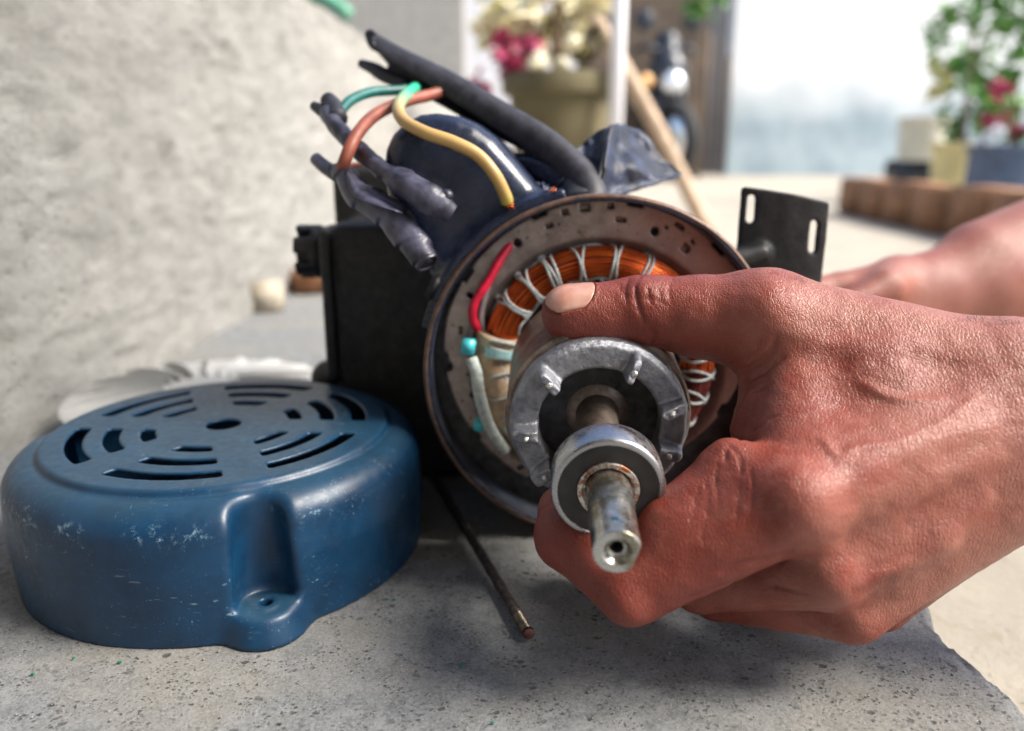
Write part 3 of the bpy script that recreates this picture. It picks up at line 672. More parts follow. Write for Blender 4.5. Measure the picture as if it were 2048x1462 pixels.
# pump casting at the left
def f_pump(p):
    d = sbox(p, (-4.8, 41., 6.15), (7.2, 9, 12.5), .45)
    d = smin(d, sbox(p, (-7.5, 44.0, 12.6), (3.6, 4.5, 4.6), .4), .3)
    d = smin(d, sbox(p, (-8.55, 38.2, 8.6), (.55, 4.2, 7.2), .2), .2)
    d = smin(d, cone(p, (-9.2, 38.3, 4.6), (-9.1, 38.8, 1.3), .9, 1.35), .7)
    d = smin(d, sbox(p, (-8.3, 38.6, 1.0), (2.8, 3.4, 2.0), .4), .4)
    d = smin(d, cone(p, (-8.9, 38.4, 10.9), (-8.0, 38.4, 10.9), 1.25, 1.25), .25)
    return d+.03*vnoise(p, 1.2)
V, Q = sdf_mesh(f_pump, (-12, 34.5, -.3), (0, 47, 16.5), .17)
mk('pump_casing', V, Q, M['iron'], mot)
def f_plug(p):
    y = p[..., 1]-38.4; z = p[..., 2]-10.95; x = p[..., 0]; r = np.sqrt(y*y+z*z); th = np.arctan2(z, y)
    d = np.maximum(r-1.28, np.abs(x+9.75)-.55)
    gr = np.maximum(np.abs(((th*3/np.pi+.35) % 1)-.5)*np.maximum(r, .5)*.9-.20, -(r-.82)); d = smax(d, -np.maximum(gr, x+9.55), .12)
    return smax(d, -(np.maximum(r-.62, x+9.9)), .1)
V, Q = sdf_mesh(f_plug, (-11.7, 36.8, 9.3), (-9.2, 40, 12.6), .06)
mk('filler_plug', V, Q, M['iron'], mot)
# small clip beside the rim
V, Fc = cbox(PY(868, 575, 30.6), (.45, .6, 1.0), .1, rotm((0, 1, 0), .5)); mk('clip', V, Fc, M['iron'], mot)
# mounting bracket at the right: bent plate with two slots
bc = PY(1565, 478, 33.6)
def f_br(p):
    q = p-bc; x, y, z = q[..., 0], q[..., 1], q[..., 2]
    y = y-.055*(x)**2+.12*x; z2 = z+.17*x+.02*x*x
    s = np.maximum(np.abs(x)-1.62, 0)**2+np.maximum(np.abs(z2)-1.75, 0)**2; d2 = np.sqrt(s)+np.minimum(np.maximum(np.abs(x)-1.62, np.abs(z2)-1.75), 0)-.16
    d2 = np.where(z2 < 0, np.maximum(np.abs(x)-1.78, -z2-3.4), d2)
    d = smax(d2, np.abs(y)-.16, .08)
    for cx, cz, hh_ in ((-1.38, 1.05, .42), (1.22, .35, .52)):
        sl = np.sqrt((x-cx)**2+np.maximum(np.abs(z2-cz)-hh_, 0)**2)-.17; d = smax(d, -sl, .06)
    rb = cone(q, (-.9, -.15, -.55), (-3.6, -.2, -1.25), .36, .52); 
    return smin(d, rb, .35)*.93+.012*vnoise(p, 2.)
V, Q = sdf_mesh(f_br, bc-np.array([4.4, 1.6, 4]), bc+np.array([2.3, 1.6, 2.6]), .08)
mk('mounting_bracket', V, Q, M['iron'], mot)
# thick cable with split sheath
path = spline([P(1180, 420, 31.6), P(1178, 388, 31.8), P(1150, 343, 32.4), P(1080, 284, 33.2), P(1000, 238, 34.0), P(915, 190, 34.9), P(850, 160, 35.5), P(795, 136, 36.1), P(744, 110, 36.7)], 90)
T, Nn, Bn = frames(path); segs = 30; V = []
for i in range(90):
    s = i/89; op = max(0, (s-.42)/.58); gap = op**.8*3.3
    rad = .75*(1-.05*math.sin(s*3))+.34*op; tilt = math.pi*.5
    thk = .14; view = norm(C0-path[i]); side = norm(np.cross(T[i], view)); dn = -side if side[2] > 0 else side   # dn: perpendicular to the cable in the picture, pointing down
    ax1 = norm(dn*.85+view*.5); ax2 = norm(np.cross(T[i], ax1))
    arcs = np.linspace(gap/2, 2*math.pi-gap/2, segs)
    rag = .35*(s > .985)
    for j, a in enumerate(arcs):
        rr = rad*(1+.10*op*math.cos(2*a)); jit_ = 0
        if i >= 86: jit_ = (.55*math.sin(a*2.2+.6)+.22*math.sin(a*7))*(i-85)/4
        V.append(path[i]+(ax1*math.cos(a)*rr*(1-.15*op)+ax2*math.sin(a)*rr)+T[i]*jit_)
nO = len(V)
Fc = [(i*segs+j, i*segs+j+1, (i+1)*segs+j+1, (i+1)*segs+j) for i in range(89) for j in range(segs-1)]
for i in range(38): Fc.append((i*segs+segs-1, i*segs, (i+1)*segs, (i+1)*segs+segs-1))
o = mk('cable_sheath', V, Fc, M['rubber'], mot, label='thick black cable sheath split open at its far end')
md = o.modifiers.new('s', 'SOLIDIFY'); md.thickness = .13; md.offset = -1
# rolled lips at the split end
for pts, rr in (([P(790, 108, 36.2), P(752, 86, 36.8), P(738, 66, 37.0)], [.26, .38, .24]), ([P(815, 168, 35.6), P(775, 154, 36.), P(748, 138, 36.4), P(722, 127, 36.8)], [.24, .34, .2])):
    V, Fc, uv = tube(spline(pts, 14), np.interp(np.linspace(0, 1, 14), [0, .5, 1], rr), 12); mk('sheath_lip', V, Fc, M['rubber'], mot)
def wire(name, pts, r_, mat, n_=50, seg=14, **k):
    V, Fc, uv = tube(spline(pts, n_), r_, seg, **k); return mk(name, V, Fc, mat, mot, uv=uv)
wire('teal_wire', [P(850, 172, 35.5), P(800, 180, 34.8), P(745, 184, 33.8), P(703, 200, 32.8), P(678, 228, 32), P(668, 250, 31.8)], .215, M['teal'])
wire('brown_wire', [P(900, 178, 34.8), P(860, 190, 34.2), P(805, 204, 33), P(748, 232, 31.6), P(712, 272, 30.4), P(692, 315, 30.1), P(682, 345, 30.6)], .25, M['brownw'])
wire('brown_wire', [P(682, 332, 34), P(730, 328, 35), P(760, 326, 36)], .10, M['brownw'])
wire('yellow_green_wire', [P(830, 176, 34.4), P(812, 190, 33), P(797, 212, 31.2), P(806, 240, 29.8), P(850, 265, 29.1), P(905, 284, 29.0), P(955, 310, 29.1), P(990, 350, 29.2), P(1010, 390, 29.6), P(1014, 404, 29.8)], .245, M['yg'], 80)
mb = MB()
for i in range(14):
    b = P(1014, 402, 29.8)+rng.uniform(-.12, .12, 3); V, Fc, uv = tube(spline([b, b+np.array([.08, 0, -.12])+rng.uniform(-.06, .06, 3), b+np.array([.16, .06, -.24])+rng.uniform(-.1, .1, 3)], 6), .022, 5); mb.add(V, Fc, uv)
mb.mk('bare_strands', M['copper'], mot)
mb = MB()
for i in range(26):
    b = PY(1104, 404, 31.2)+rng.uniform(-.16, .16, 3); V, Fc, uv = tube([b, b+np.array([rng.uniform(-.1, .1), 0, .35])+rng.uniform(-.1, .1, 3)], .03, 5); mb.add(V, Fc, uv)
mb.mk('bare_strands', M['copper'], mot)
V, Q = sdf_mesh(lambda p: smin(ellip(p, PY(1078, 405, 31.3), (.55, .5, .3)), ellip(p, PY(1088, 385, 31.9), (.3, .4, .3)), .2)+.09*vnoise(p, 5)+.05*vnoise(p, 11), PY(1078, 400, 31.4)-1., PY(1078, 400, 31.4)+1.2, .05)
mk('sealant_lump', V, Q, M['navy'], mot)
# second short black tube behind the hump
wire('rubber_tube', [P(1000, 345, 34.5), P(1025, 330, 34), P(1060, 332, 33.4), P(1100, 350, 32.8), P(1130, 372, 32.4)], .50, M['navy'], 30, 18)
# gland below the cable
V, Fc, uv = tube(spline([P(1165, 418, 31.8), P(1158, 392, 32.2), P(1156, 366, 32.8)], 12), [.95, .98, .95, .9, .85, .85, .85, .85, .85, .8, .8, .7], 20); mk('cable_gland', V, Fc, M['rubber'], mot)
# sleeve A: black heat-shrink joint
def rA(t_, a_): return 1+.05*np.sin(a_*2+t_*8)+.04*np.sin(a_*3-t_*14)+(.07 if t_ > .52+.0 else 0)*(1-.3*np.sin(a_))+.05*np.maximum(0, np.sin(a_*5+t_*60))**4*(t_ > .45)
pth = spline([P(655, 225, 32.2), P(680, 262, 31.5), P(715, 300, 30.8), P(760, 335, 29.8), P(800, 362, 28.9), P(845, 390, 28.6), P(880, 412, 28.7), P(905, 428, 28.8)], 90)
rr = np.interp(np.linspace(0, 1, 90), [0, .1, .35, .52, .56, .75, .84, .88, .93, 1], [.36, .37, .34, .36, .46, .52, .50, .45, .38, .32])
V, Fc, uv = tube(pth, rr, 22, rfn=rA); V += .04*vnoise(V, 2.2)[:, None]; mk('sleeved_joint', V, Fc, M['tape'], mot, uv=uv)
V, Fc, uv = tube(spline([P(880, 396, 28.7), P(893, 392, 28.5), P(901, 400, 28.5)], 8), [.1, .2, .24, .26, .26, .24, .18, .1], 10); mk('sleeve_tip', V, Fc, M['tape'], mot)
wire('sleeve_prong', [P(668, 236, 32), P(645, 222, 32.6), P(628, 212, 33)], [*np.linspace(.34, .2, 20)], M['rubber'], 20)
wire('sleeve_prong', [P(675, 238, 31.8), P(668, 215, 32.4), P(656, 200, 32.8)], [*np.linspace(.42, .34, 20)], M['rubber'], 20)
# sleeve B: spirally taped joint with an open end
pth = spline([P(672, 338, 31), P(690, 352, 30.6), P(715, 388, 30), P(755, 412, 29.6), P(790, 440, 29.3), P(822, 480, 29), P(845, 512, 28.8), P(856, 528, 28.7)], 120)
base = np.interp(np.linspace(0, 1, 120), [0, .06, .15, .35, .6, .8, 1], [.26, .38, .44, .54, .62, .54, .42])
def rB(t_, a_):
    ph = (t_*5.2+a_/(2*np.pi)*.9) % 1; return 1+.15*(ph-.5)+.03*np.sin(a_*3+t_*20)
V, Fc, uv = tube(pth, base, 28, rfn=rB, caps=False)
o = mk('taped_joint', V, Fc, M['tape'], mot, uv=uv); md = o.modifiers.new('s', 'SOLIDIFY'); md.thickness = .09; md.offset = -1
V, Fc, uv = tube(pth[70:117], base[70:117]*.80, 16); mk('joint_core', V, Fc, M['rubber'], mot)
wire('rubber_tube', [P(632, 318, 31.8), P(650, 334, 31.4), P(675, 350, 31)], [*np.linspace(.26, .30, 20)], M['tape'], 20)
# loose tape flap lying on joint B
fl = []
Pa = spline([P(694, 340, 30.1), P(712, 366, 29.6), P(742, 388, 29.1), P(778, 405, 28.8), P(806, 426, 28.5)], 16); Pb = spline([P(690, 352, 30.0), P(702, 386, 29.3), P(726, 402, 28.8), P(752, 412, 28.5), P(774, 416, 28.4)], 16)
for i in range(16):
    for j in range(6): u = j/5; fl.append(Pa[i]*(1-u)+Pb[i]*u+norm(C0-Pa[i])*(.16*math.sin(math.pi*u)+.08*math.sin(i*.9)))
o = mk('tape_flap', fl, [(i*6+j, i*6+j+1, i*6+7+j, i*6+6+j) for i in range(15) for j in range(5)], M['tape'], mot); md = o.modifiers.new('s', 'SOLIDIFY'); md.thickness = .03
# torn rubber sheet standing right of the cable
top_ = spline([P(1120, 352, 32.5), P(1148, 302, 32.8), P(1180, 275, 33.2), P(1212, 254, 33.6), P(1255, 252, 35.2), P(1295, 272, 36.2), P(1325, 315, 36.2), P(1366, 346, 35.8)], 60)
bot_ = spline([P(1130, 398, 31.9), P(1160, 402, 32.0), P(1180, 403, 32.1), P(1196, 398, 32.0), P(1225, 392, 32.6), P(1270, 380, 33.4), P(1305, 368, 34.2), P(1358, 352, 35.2)], 60)
V = []
for i in range(60):
    for j in range(26):
        u = j/25; q = top_[i]*(1-u)+bot_[i]*u; s = i/59
        fold = -1.3*math.exp(-((s-.46)/.045)**2)*(math.sin(math.pi*min(1, u*.8+.2)))
        bulge = -.9*math.exp(-((s-.62)/.12)**2-((u-.62)/.25)**2)+.7*math.exp(-((s-.66)/.08)**2-((u-.25)/.2)**2)
        q = q+norm(q-C0)*(fold+bulge+.35*vnoise(q, .7)+.22*vnoise(q, 1.7)+.08*vnoise(q, 4.))
        V.append(q+np.array([0, 0, .10*vnoise(q, 2.4)*(1 if j in (0, 25) else 0)]))
Fc = [(i*26+j, i*26+j+1, i*26+27+j, i*26+26+j) for i in range(59) for j in range(25)]
o = mk('torn_rubber_sheet', V, Fc, M['flap'], mot); md = o.modifiers.new('s', 'SOLIDIFY'); md.thickness = .12
wire('sheet_seam', [P(1221, 258, 33.0), P(1212, 300, 32.2), P(1200, 345, 31.7), P(1184, 392, 31.5)], .11, M['rubber'], 30, 8)
# ================================================================= ROTOR (held by the hand)
RO = P(1197, 845, 26.0); RT = P(1235, 1105, 19.15); RA = norm(RT-RO); RLEN = float(np.linalg.norm(RT-RO))
RX = norm(np.cross(RA, [0, 0, 1.])); RX = RX if RX[0] > 0 else -RX; RZ = norm(np.cross(RX, RA)); RZ = RZ if RZ[2] > 0 else -RZ
rot = thing('rotor', RO, 'steel motor rotor with cast aluminium end ring, bearing and bare shaft held in the hand', 'rotor')
def rl(p):
    q = np.asarray(p)-RO; return q@RX, q@RZ, q@RA
stubs = [(-19, .52, 1.0), (18, .46, 1.0), (66, .38, 1.2), (134, .44, 1.15), (185, .54, 1.0), (222, .56, 1.1), (262, .6, .9), (300, .6, .9)]
def f_ring(p):
    x, z, t_ = rl(p); r = np.sqrt(x*x+z*z); th = np.arctan2(z, x)
    q0 = np.abs(r-2.42)-(.42-.12); q1 = np.abs(t_+.15)-(.45-.12)
    d = np.sqrt(np.maximum(q0, 0)**2+np.maximum(q1, 0)**2)+np.minimum(np.maximum(q0, q1), 0)-.12
    d = smin(d, np.maximum(np.abs(r-2.83)-.09, np.abs(t_+.2)-.35), .12)
    for a, wd, ln in stubs:
        a = R(a); u = x*math.cos(a)+z*math.sin(a); v = -x*math.sin(a)+z*math.cos(a)
        rad = math.sin(a*5)
        uc = 2.38+.05*rad; hw = .14+.02*rad
        q0 = np.abs(u-uc)-(.42-.10*np.clip(t_/1., 0, 1)-hw*.5); q0 = np.maximum(q0, 0)
        c_ = np.sqrt(q0*q0+v*v)-(wd*.5-.07*np.clip(t_, 0, 1.2))
        cap = np.maximum(-.2-t_, t_-(ln*.85+.30*(u-uc)*(-1 if ln > .7 else .6)+.06*vnoise(p, 5)))
        d = smin(d, smax(np.maximum(c_, np.maximum(r-2.84, 2.0-r)), cap, .05), .10)
    d = d+.014*vnoise(p, 3.)+.014*vnoise(p, 9.)
    notch = np.sqrt((r-2.0)**2+0*x)-.06-.04*np.sin(th*9)
    return d
V, Q = sdf_mesh(f_ring, RO-3.5, RO+3.5, .055)
mk('end_ring', V, Q, M['alu'], rot)
mb = MB()
for a, wd, ln in stubs:                          # freshly broken pips on the stub tips
    a = R(a); c_ = RO+RX*2.36*math.cos(a)+RZ*2.36*math.sin(a)+RA*(ln*.85-.05)
    V, Fc, uv = tube([c_, c_+RA*.10, c_+RA*.16], [.12, .10, .05], 9); V += .05*vnoise(V, 9)[:, None]; mk('broken_pip', V, Fc, M['brightalu'], rot)
def rlathe(prof, name, mat, seg=72, sharp=35, **k):
    V, Fc = lathe([(r_, t_) for r_, t_ in prof], RO, RA, seg); return mk(name, V, [f[::-1] for f in Fc], mat, rot, sharp=sharp, **k)
rlathe([(0, -.75), (1.3, -.75), (1.95, -.68), (2.15, -.45)], 'recess_disc', M['recess'])
rlathe([(2.7, -.40), (3.02, -.40), (3.10, -.47), (3.10, -4.6), (2.9, -4.7), (0, -4.7)], 'core', M['core'], 110)
rlathe([(1.05, -.75), (.92, -.66), (.74, -.60), (.68, -.4), (.62, 1.4), (.60, 3.2)], 'shaft_neck', M['core'], 48)
BF = 4.45
rlathe([(1.36, BF-1.1), (1.5, BF-1.1), (1.6, BF-1.02), (1.6, BF-.09), (1.57, BF-.03), (1.52, BF), (1.42, BF), (1.40, BF-.03)], 'bearing_outer_race', M['bearing'], 110)
rlathe([(1.42, BF-.05), (1.40, BF-.035), (1.2, BF-.05), (.98, BF-.04), (.90, BF-.05), (.88, BF-.12)], 'bearing_seal', M['seal'], 90)
rlathe([(.88, BF-.12), (.87, BF-.02), (.85, BF), (.74, BF), (.70, BF-.03), (.69, BF-.12), (.67, BF-.12)], 'bearing_inner_race', M['race'], 70)
rlathe([(.9, BF-1.05), (1.4, BF-1.05)], 'bearing_seal', M['seal'], 60)
# shaft end with drilled centre and a flat
def f_shaft(p):
    x, z, t_ = rl(p); r = np.sqrt(x*x+z*z); L = RLEN
    d = smax(r-(.645-.012*np.clip(t_-BF, 0, 3)), t_-L, .05); d = np.maximum(d, BF-.3-t_)
    fl = np.maximum((x*.94-z*.34)-.0 , 0)
    d = smax(d, np.minimum((x*.96-z*.28)-.50, 9)*1.+(-np.maximum(0, (BF+1.15)-t_)*.9), .04)
    d = smax(d, -(r-np.interp(t_, [L-1.2, L-.22, L-.20, L-.02, L+.1], [.17, .17, .24, .36, .42])), .03)
    return np.maximum(d, -(t_-(BF-.3)))
V, Q = sdf_mesh(f_shaft, RT-np.array([1.2, .6, 1.2])-0, RT+np.array([1.4, 3.9, 1.7]), .03)
mk('shaft', V, Q, M['shaft'], rot)
# ================================================================= PERSON: gripping hand, forearm, second arm behind
J = dict(W1=P(2080, 792, 23.0), W2=P(2080, 900, 22.8), I0=P(1588, 1000, 21.2), M0=P(1650, 1140, 21.9), R0=P(1700, 1214, 23.0), K0=P(1758, 1196, 24.6),
         T0=P(1950, 742, 23.5), T1=P(1530, 642, 25.0), T15=P(1400, 634, 25.5), T2=P(1290, 622, 25.8), T3=P(1139, 625, 26.0),
         I1=P(1262, 1176, 22.0), I2=P(1132, 1075, 23.5), I3=P(1126, 1022, 24.4),
         M1=P(1400, 1160, 24.0), M2=P(1290, 1085, 26.3), M3=P(1205, 1045, 27.6),
         R1=P(1435, 1182, 25.4), R2=P(1300, 1110, 27.8), R3=P(1225, 1065, 28.8),
         K1=P(1545, 1172, 27.0), K2=P(1425, 1120, 28.8), K3=P(1345, 1085, 29.6))
F1 = P(2750, 760, 22.5); F2 = P(2750, 900, 22.2)
def hand_base(p):
    c = lambda a, b, ra, rb: cone(p, J[a] if isinstance(a, str) else a, J[b] if isinstance(b, str) else b, ra, rb)
    d = smin(c('W1', F1, 1.95, 2.6), c('W2', F2, 1.90, 2.6), 1.2)
    d = smin(d, c('W1', 'I0', 1.75, 1.20), 1.0)
    d = smin(d, c((J['W1']+J['W2'])/2, 'M0', 1.75, 1.08), .9)
    d = smin(d, c('W2', 'R0', 1.65, 1.03), .8)
    d = smin(d, c('W2', 'K0', 1.55, .98), .7)
    d = smin(d, c('T0', 'T1', 1.55, 1.50), 1.3)
    d = smin(d, c(P(1600, 720, 24.4), P(1600, 930, 22.6), 1.25, 1.5), 1.0)
    d = smin(d, c(P(1740, 800, 23.6), P(1720, 1050, 23), 1.8, 1.7), .8)
    d = smin(d, c(P(1530, 755, 24.9), P(1500, 860, 24.0), .55, .55), .9)
    th = smin(c('T1', 'T15', 1.50, 1.30), c('T15', 'T2', 1.30, 1.10), .3)
    th = smin(th, c('T2', 'T3', 1.08, .93), .45); th = smin(th, c(P(1215, 640, 25.9), P(1160, 640, 26.), .88, .86), .4)
    d = smin(d, th, .8)
    ix = c('I0', 'I1', 1.28, .99)
    ix = smin(ix, c(P(1462, 938, 22.2), P(1345, 1045, 22.2), .74, .92), .9)
    ix = smin(ix, c('I1', 'I2', .98, .90), .22); ix = smin(ix, c('I2', 'I3', .90, .80), .3)
    d = smin(d, smin(ix, c(P(1462, 938, 22.2), 'I0', .78, 1.2), .5), .30)
    mf = smin(c('M0', 'M1', 1.06, .95), smin(c('M1', 'M2', .93, .82), c('M2', 'M3', .82, .72), .3), .25)
    rf = smin(c('R0', 'R1', 1.0, .90), smin(c('R1', 'R2', .88, .78), c('R2', 'R3', .78, .70), .3), .25)
    kf = smin(c('K0', 'K1', .92, .80), smin(c('K1', 'K2', .80, .70), c('K2', 'K3', .70, .62), .3), .25)
    f3 = smin(smin(mf, rf, .10), kf, .10)
    return smin(d, f3, .22)
def hit(x, y, f=hand_base, d0=15.):
    r = ray(x, y); n_ = np.linalg.norm(r); t_ = d0
    for _ in range(120):
        v = float(f((C0+r*t_)[None])[0])
        if v < .002: break
        t_ += max(v*.8, .004)/n_
        if t_ > 45: return None
    return C0+r*t_
def hp(x, y, dd=0.):
    q = hit(x, y)
    return q+norm(q-C0)*dd
# surface detail placed where the photo shows it: (points, radius, height(+) or depth(-), blend)
ridges = [([(1995, 850), (1850, 880), (1730, 930), (1620, 990)], .34, .10), ([(2010, 900), (1850, 975), (1740, 1060), (1665, 1140)], .34, .12),
          ([(1990, 985), (1870, 1090), (1780, 1160)], .30, .12), ([(1990, 700), (1800, 690), (1650, 690), (1540, 640)], .40, .10),
          ([(1640, 1005), (1700, 905), (1780, 890), (1880, 850), (1960, 790)], .16, .11), ([(1640, 870), (1680, 920), (1760, 935), (1830, 905)], .13, .09),
          ([(1900, 1080), (1800, 1130), (1700, 1175)], .16, .10), ([(1560, 1130), (1660, 1110), (1760, 1040)], .15, .08),
          ([(1710, 760), (1800, 800), (1900, 800)], .15, .07)]
bumps = [((1605, 1000), .85, .20), ((1662, 1140), .75, .17), ((1712, 1240), .7, .12), ((1530, 600), .8, .14), ((1250, 1225), .55, .16), ((1885, 1085), .5, .17), ((1290, 575), .45, .08), ((1495, 800), .4, .1), ((1560, 1070), .4, .07)]
creases = [([(1258, 556), (1250, 580), (1256, 612)], .035, .07), ([(1283, 550), (1272, 582), (1280, 622), (1290, 650)], .045, .09), ([(1303, 549), (1296, 580), (1303, 612)], .035, .07), ([(1322, 549), (1316, 578), (1322, 600)], .03, .06),
           ([(1240, 566), (1243, 590)], .03, .05), ([(1345, 556), (1338, 580), (1343, 606)], .03, .05), ([(1228, 572), (1270, 600), (1300, 596), (1340, 612)], .025, .05),
           ([(1300, 690), (1308, 672), (1300, 655)], .05, .10),
           ([(1487, 742), (1520, 725), (1545, 700), (1555, 670)], .05, .12), ([(1470, 770), (1500, 760), (1530, 742), (1570, 712)], .05, .11), ([(1490, 725), (1510, 705), (1522, 680)], .035, .07), ([(1462, 800), (1500, 790), (1545, 765)], .04, .08),
           ([(1446, 872), (1452, 895), (1450, 925)], .04, .10), ([(1446, 872), (1475, 880), (1500, 870), (1530, 845)], .05, .14), ([(1450, 885), (1478, 912), (1482, 950)], .035, .08), ([(1470, 850), (1510, 850), (1560, 830)], .035, .07),
           ([(1500, 930), (1507, 980), (1498, 1040)], .028, .036), ([(1520, 945), (1531, 1000), (1518, 1060)], .024, .032), ([(1480, 960), (1476, 1010), (1470, 1060)], .024, .03), ([(1545, 960), (1551, 1010), (1538, 1075)], .024, .034), ([(1570, 930), (1590, 960), (1588, 1010)], .024, .03),
           ([(1390, 930), (1415, 980), (1410, 1040)], .022, .035), ([(1365, 970), (1395, 1010)], .02, .035), ([(1425, 1000), (1405, 1060), (1408, 1100)], .02, .03), ([(1440, 905), (1432, 960), (1440, 1020)], .022, .035), ([(1400, 960), (1380, 1050)], .02, .03),
           ([(1440, 1150), (1480, 1128), (1530, 1118), (1590, 1100)], .06, .16), ([(1370, 1200), (1450, 1172), (1540, 1170), (1620, 1190)], .05, .12),
           ([(1500, 1215), (1600, 1215), (1680, 1250)], .05, .08), ([(1215, 1215), (1240, 1235), (1275, 1245)], .03, .04), ([(1228, 1200), (1250, 1215), (1290, 1222)], .025, .035)]
def seglist(lst, dd=0.):
    out = []
    for pts, r_, h_ in lst:
        q = [hp(*a, dd=dd) for a in pts if hit(*a) is not None]
        if len(q) >= 2:
            q = spline(q, len(q)*3); m_ = (q.min(0)+q.max(0))/2
            out.append((q, r_, h_, m_, float(np.linalg.norm(q-m_, axis=1).max())))
    return out
def detail(pn, lst, wr):
    add = np.zeros(len(pn))
    for q, r_, h_, m_, rad in lst:
        w_ = r_*wr; i = np.nonzero(((pn-m_)**2).sum(-1) < (rad+w_*2.6)**2)[0]
        if len(i) == 0: continue
        ps = pn[i]; n_ = len(q)-1; a_ = np.zeros(len(i))
        for k in range(n_):                      # height fades towards both ends of the line
            v0, v1 = q[k], q[k+1]; ab = v1-v0; qq = ps-v0; tt = np.clip(qq@ab/(ab@ab), 0, 1)
            dd = ((qq-tt[:, None]*ab)**2).sum(-1); hh = h_*np.sqrt(np.clip(np.sin(np.pi*(k+tt)/n_), 0, 1))
            a_ = np.maximum(a_, hh*np.exp(-dd/w_**2))
        add[i] = np.maximum(add[i], a_)
    return add
RID = seglist(ridges); CRS = seglist(creases); BMP = [(hp(*a), r_, h_) for a, r_, h_ in bumps]
# fingernail placement on the thumb
tax = norm(J['T3']-J['T2']); ncen = hp(1127, 588); vd = norm(C0-J['T3'])
nn = norm(upv*math.cos(R(38))+vd*math.sin(R(38))); nn = norm(nn-tax*nn.dot(tax)); nside = np.cross(tax, nn)
NC = J['T3']-tax*.06+nn*.60
def nail_region(p):
    q = p-NC; u = q@tax; v = q@nside; w_ = q@nn
    wd = .74-.06*np.clip(-u, 0, 1)
    k = np.sqrt((np.maximum(np.abs(u-.10)-.42, 0)/.46)**2+(v/wd)**2)
    return (k-1)*.6, w_
def hand(p):
    d = hand_base(p)
    near = np.abs(d) < .34
    if near.any():
        pn = p[near]; dn = d[near]; add = detail(pn, RID, 1.); sub = detail(pn, CRS, 1.5)
        for c_, r_, h_ in BMP: add = add+h_*np.exp(-(((pn-c_)**2).sum(-1))/(r_*r_))
        fine = .020*vnoise(pn, 1.4)+.012*vnoise(pn*np.array([1, 1, 1.5]), 3.2)
        dn = dn-add+sub+fine
        kr, w_ = nail_region(pn); ins = w_ > -.2
        dn = dn+np.where(ins, .07*np.clip(-kr/.06+.5, 0, 1)-.035*np.exp(-((kr-.05)/.07)**2), 0)
        d = d.copy(); d[near] = dn
    return d
V1, Q1 = sdf_mesh(hand, (.3, 15.5, .0), (24, 33.5, 14.5), .075)
V1[:, 2] = np.maximum(V1[:, 2], .05)
# second arm behind, out of focus
A = dict(E=P(2900, 190, 50), W=P(1960, 560, 44), H=P(1790, 615, 42.5), K=P(1680, 640, 41.5))
def arm2(p):
    d = smin(cone(p, A['E']+upv*.8, A['W']+upv*.8, 3.6, 2.45), cone(p, A['E']-upv*.8, A['W']-upv*.8, 3.6, 2.45), 1.2)
    d = smin(d, cone(p, A['W'], A['K']+upv*1.3, 2.3, 1.2), 1.); d = smin(d, cone(p, A['W'], A['K']-upv*1.6, 2.3, 1.2), 1.)
    kn = A['K']
    for i, o_ in enumerate((1.6, .3, -1., -2.2)):
        a = kn+upv*o_; b = a+np.array([-2.2, -.6, -.2]); c_ = b+np.array([-1.3, .9, -.6]); f = smin(cone(p, a, b, .95, .82), cone(p, b, c_, .8, .62), .2)
        d = smin(d, f, .2)
    d = smin(d, smin(cone(p, A['H']+upv*1.6, A['H']+np.array([-1.5, -1.8, 1.4]), 1.2, .95), cone(p, A['H']+np.array([-1.5, -1.8, 1.4]), A['H']+np.array([-3.6, -2.6, .6]), .92, .7), .2), .5)
    return d+.03*vnoise(p, .9)
V2, Q2 = sdf_mesh(arm2, (10.8, 34, 0), (44, 52, 34), .24)
per = thing('person', (20, 24, 0), 'person reaching in from the right, one hand gripping the rotor, bare arms', 'person')
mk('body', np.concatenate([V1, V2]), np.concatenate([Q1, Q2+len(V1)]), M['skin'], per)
def f_nail(p):
    d = hand_base(p); kr, w_ = nail_region(p)
    return np.maximum(smax(smax(d-.012, kr+.012, .03), -(d+.14), .02), -.1-w_)
V, Q = sdf_mesh(f_nail, NC-1.4, NC+1.4, .03)
mk('fingernail', V, Q, M['nail'], per)
mb = MB(); hr = np.random.RandomState(5); 
for i in range(34):
    x = hr.choice([hr.uniform(1420, 1640), hr.uniform(1930, 2040)]); y0 = np.interp(x, [1390, 1530, 1700, 1850, 2048], [548, 541, 575, 618, 645]); y = y0+hr.uniform(2, 12)
    q = hit(x, y)
    if q is None: continue
    L_ = hr.uniform(.12, .3); dr = norm(np.array([-.75, .2, .55])+hr.uniform(-.35, .35, 3))
    V, Fc, uv = tube(spline([q, q+dr*L_*.5+[0, 0, .05], q+dr*L_+[-.1, 0, -.03]], 5), [.006, .005, .004, .003, .002], 3, caps=False); mb.add(V, Fc, uv)
o = mb.mk('arm_hair', M['hair'], per); o['kind'] = 'stuff'
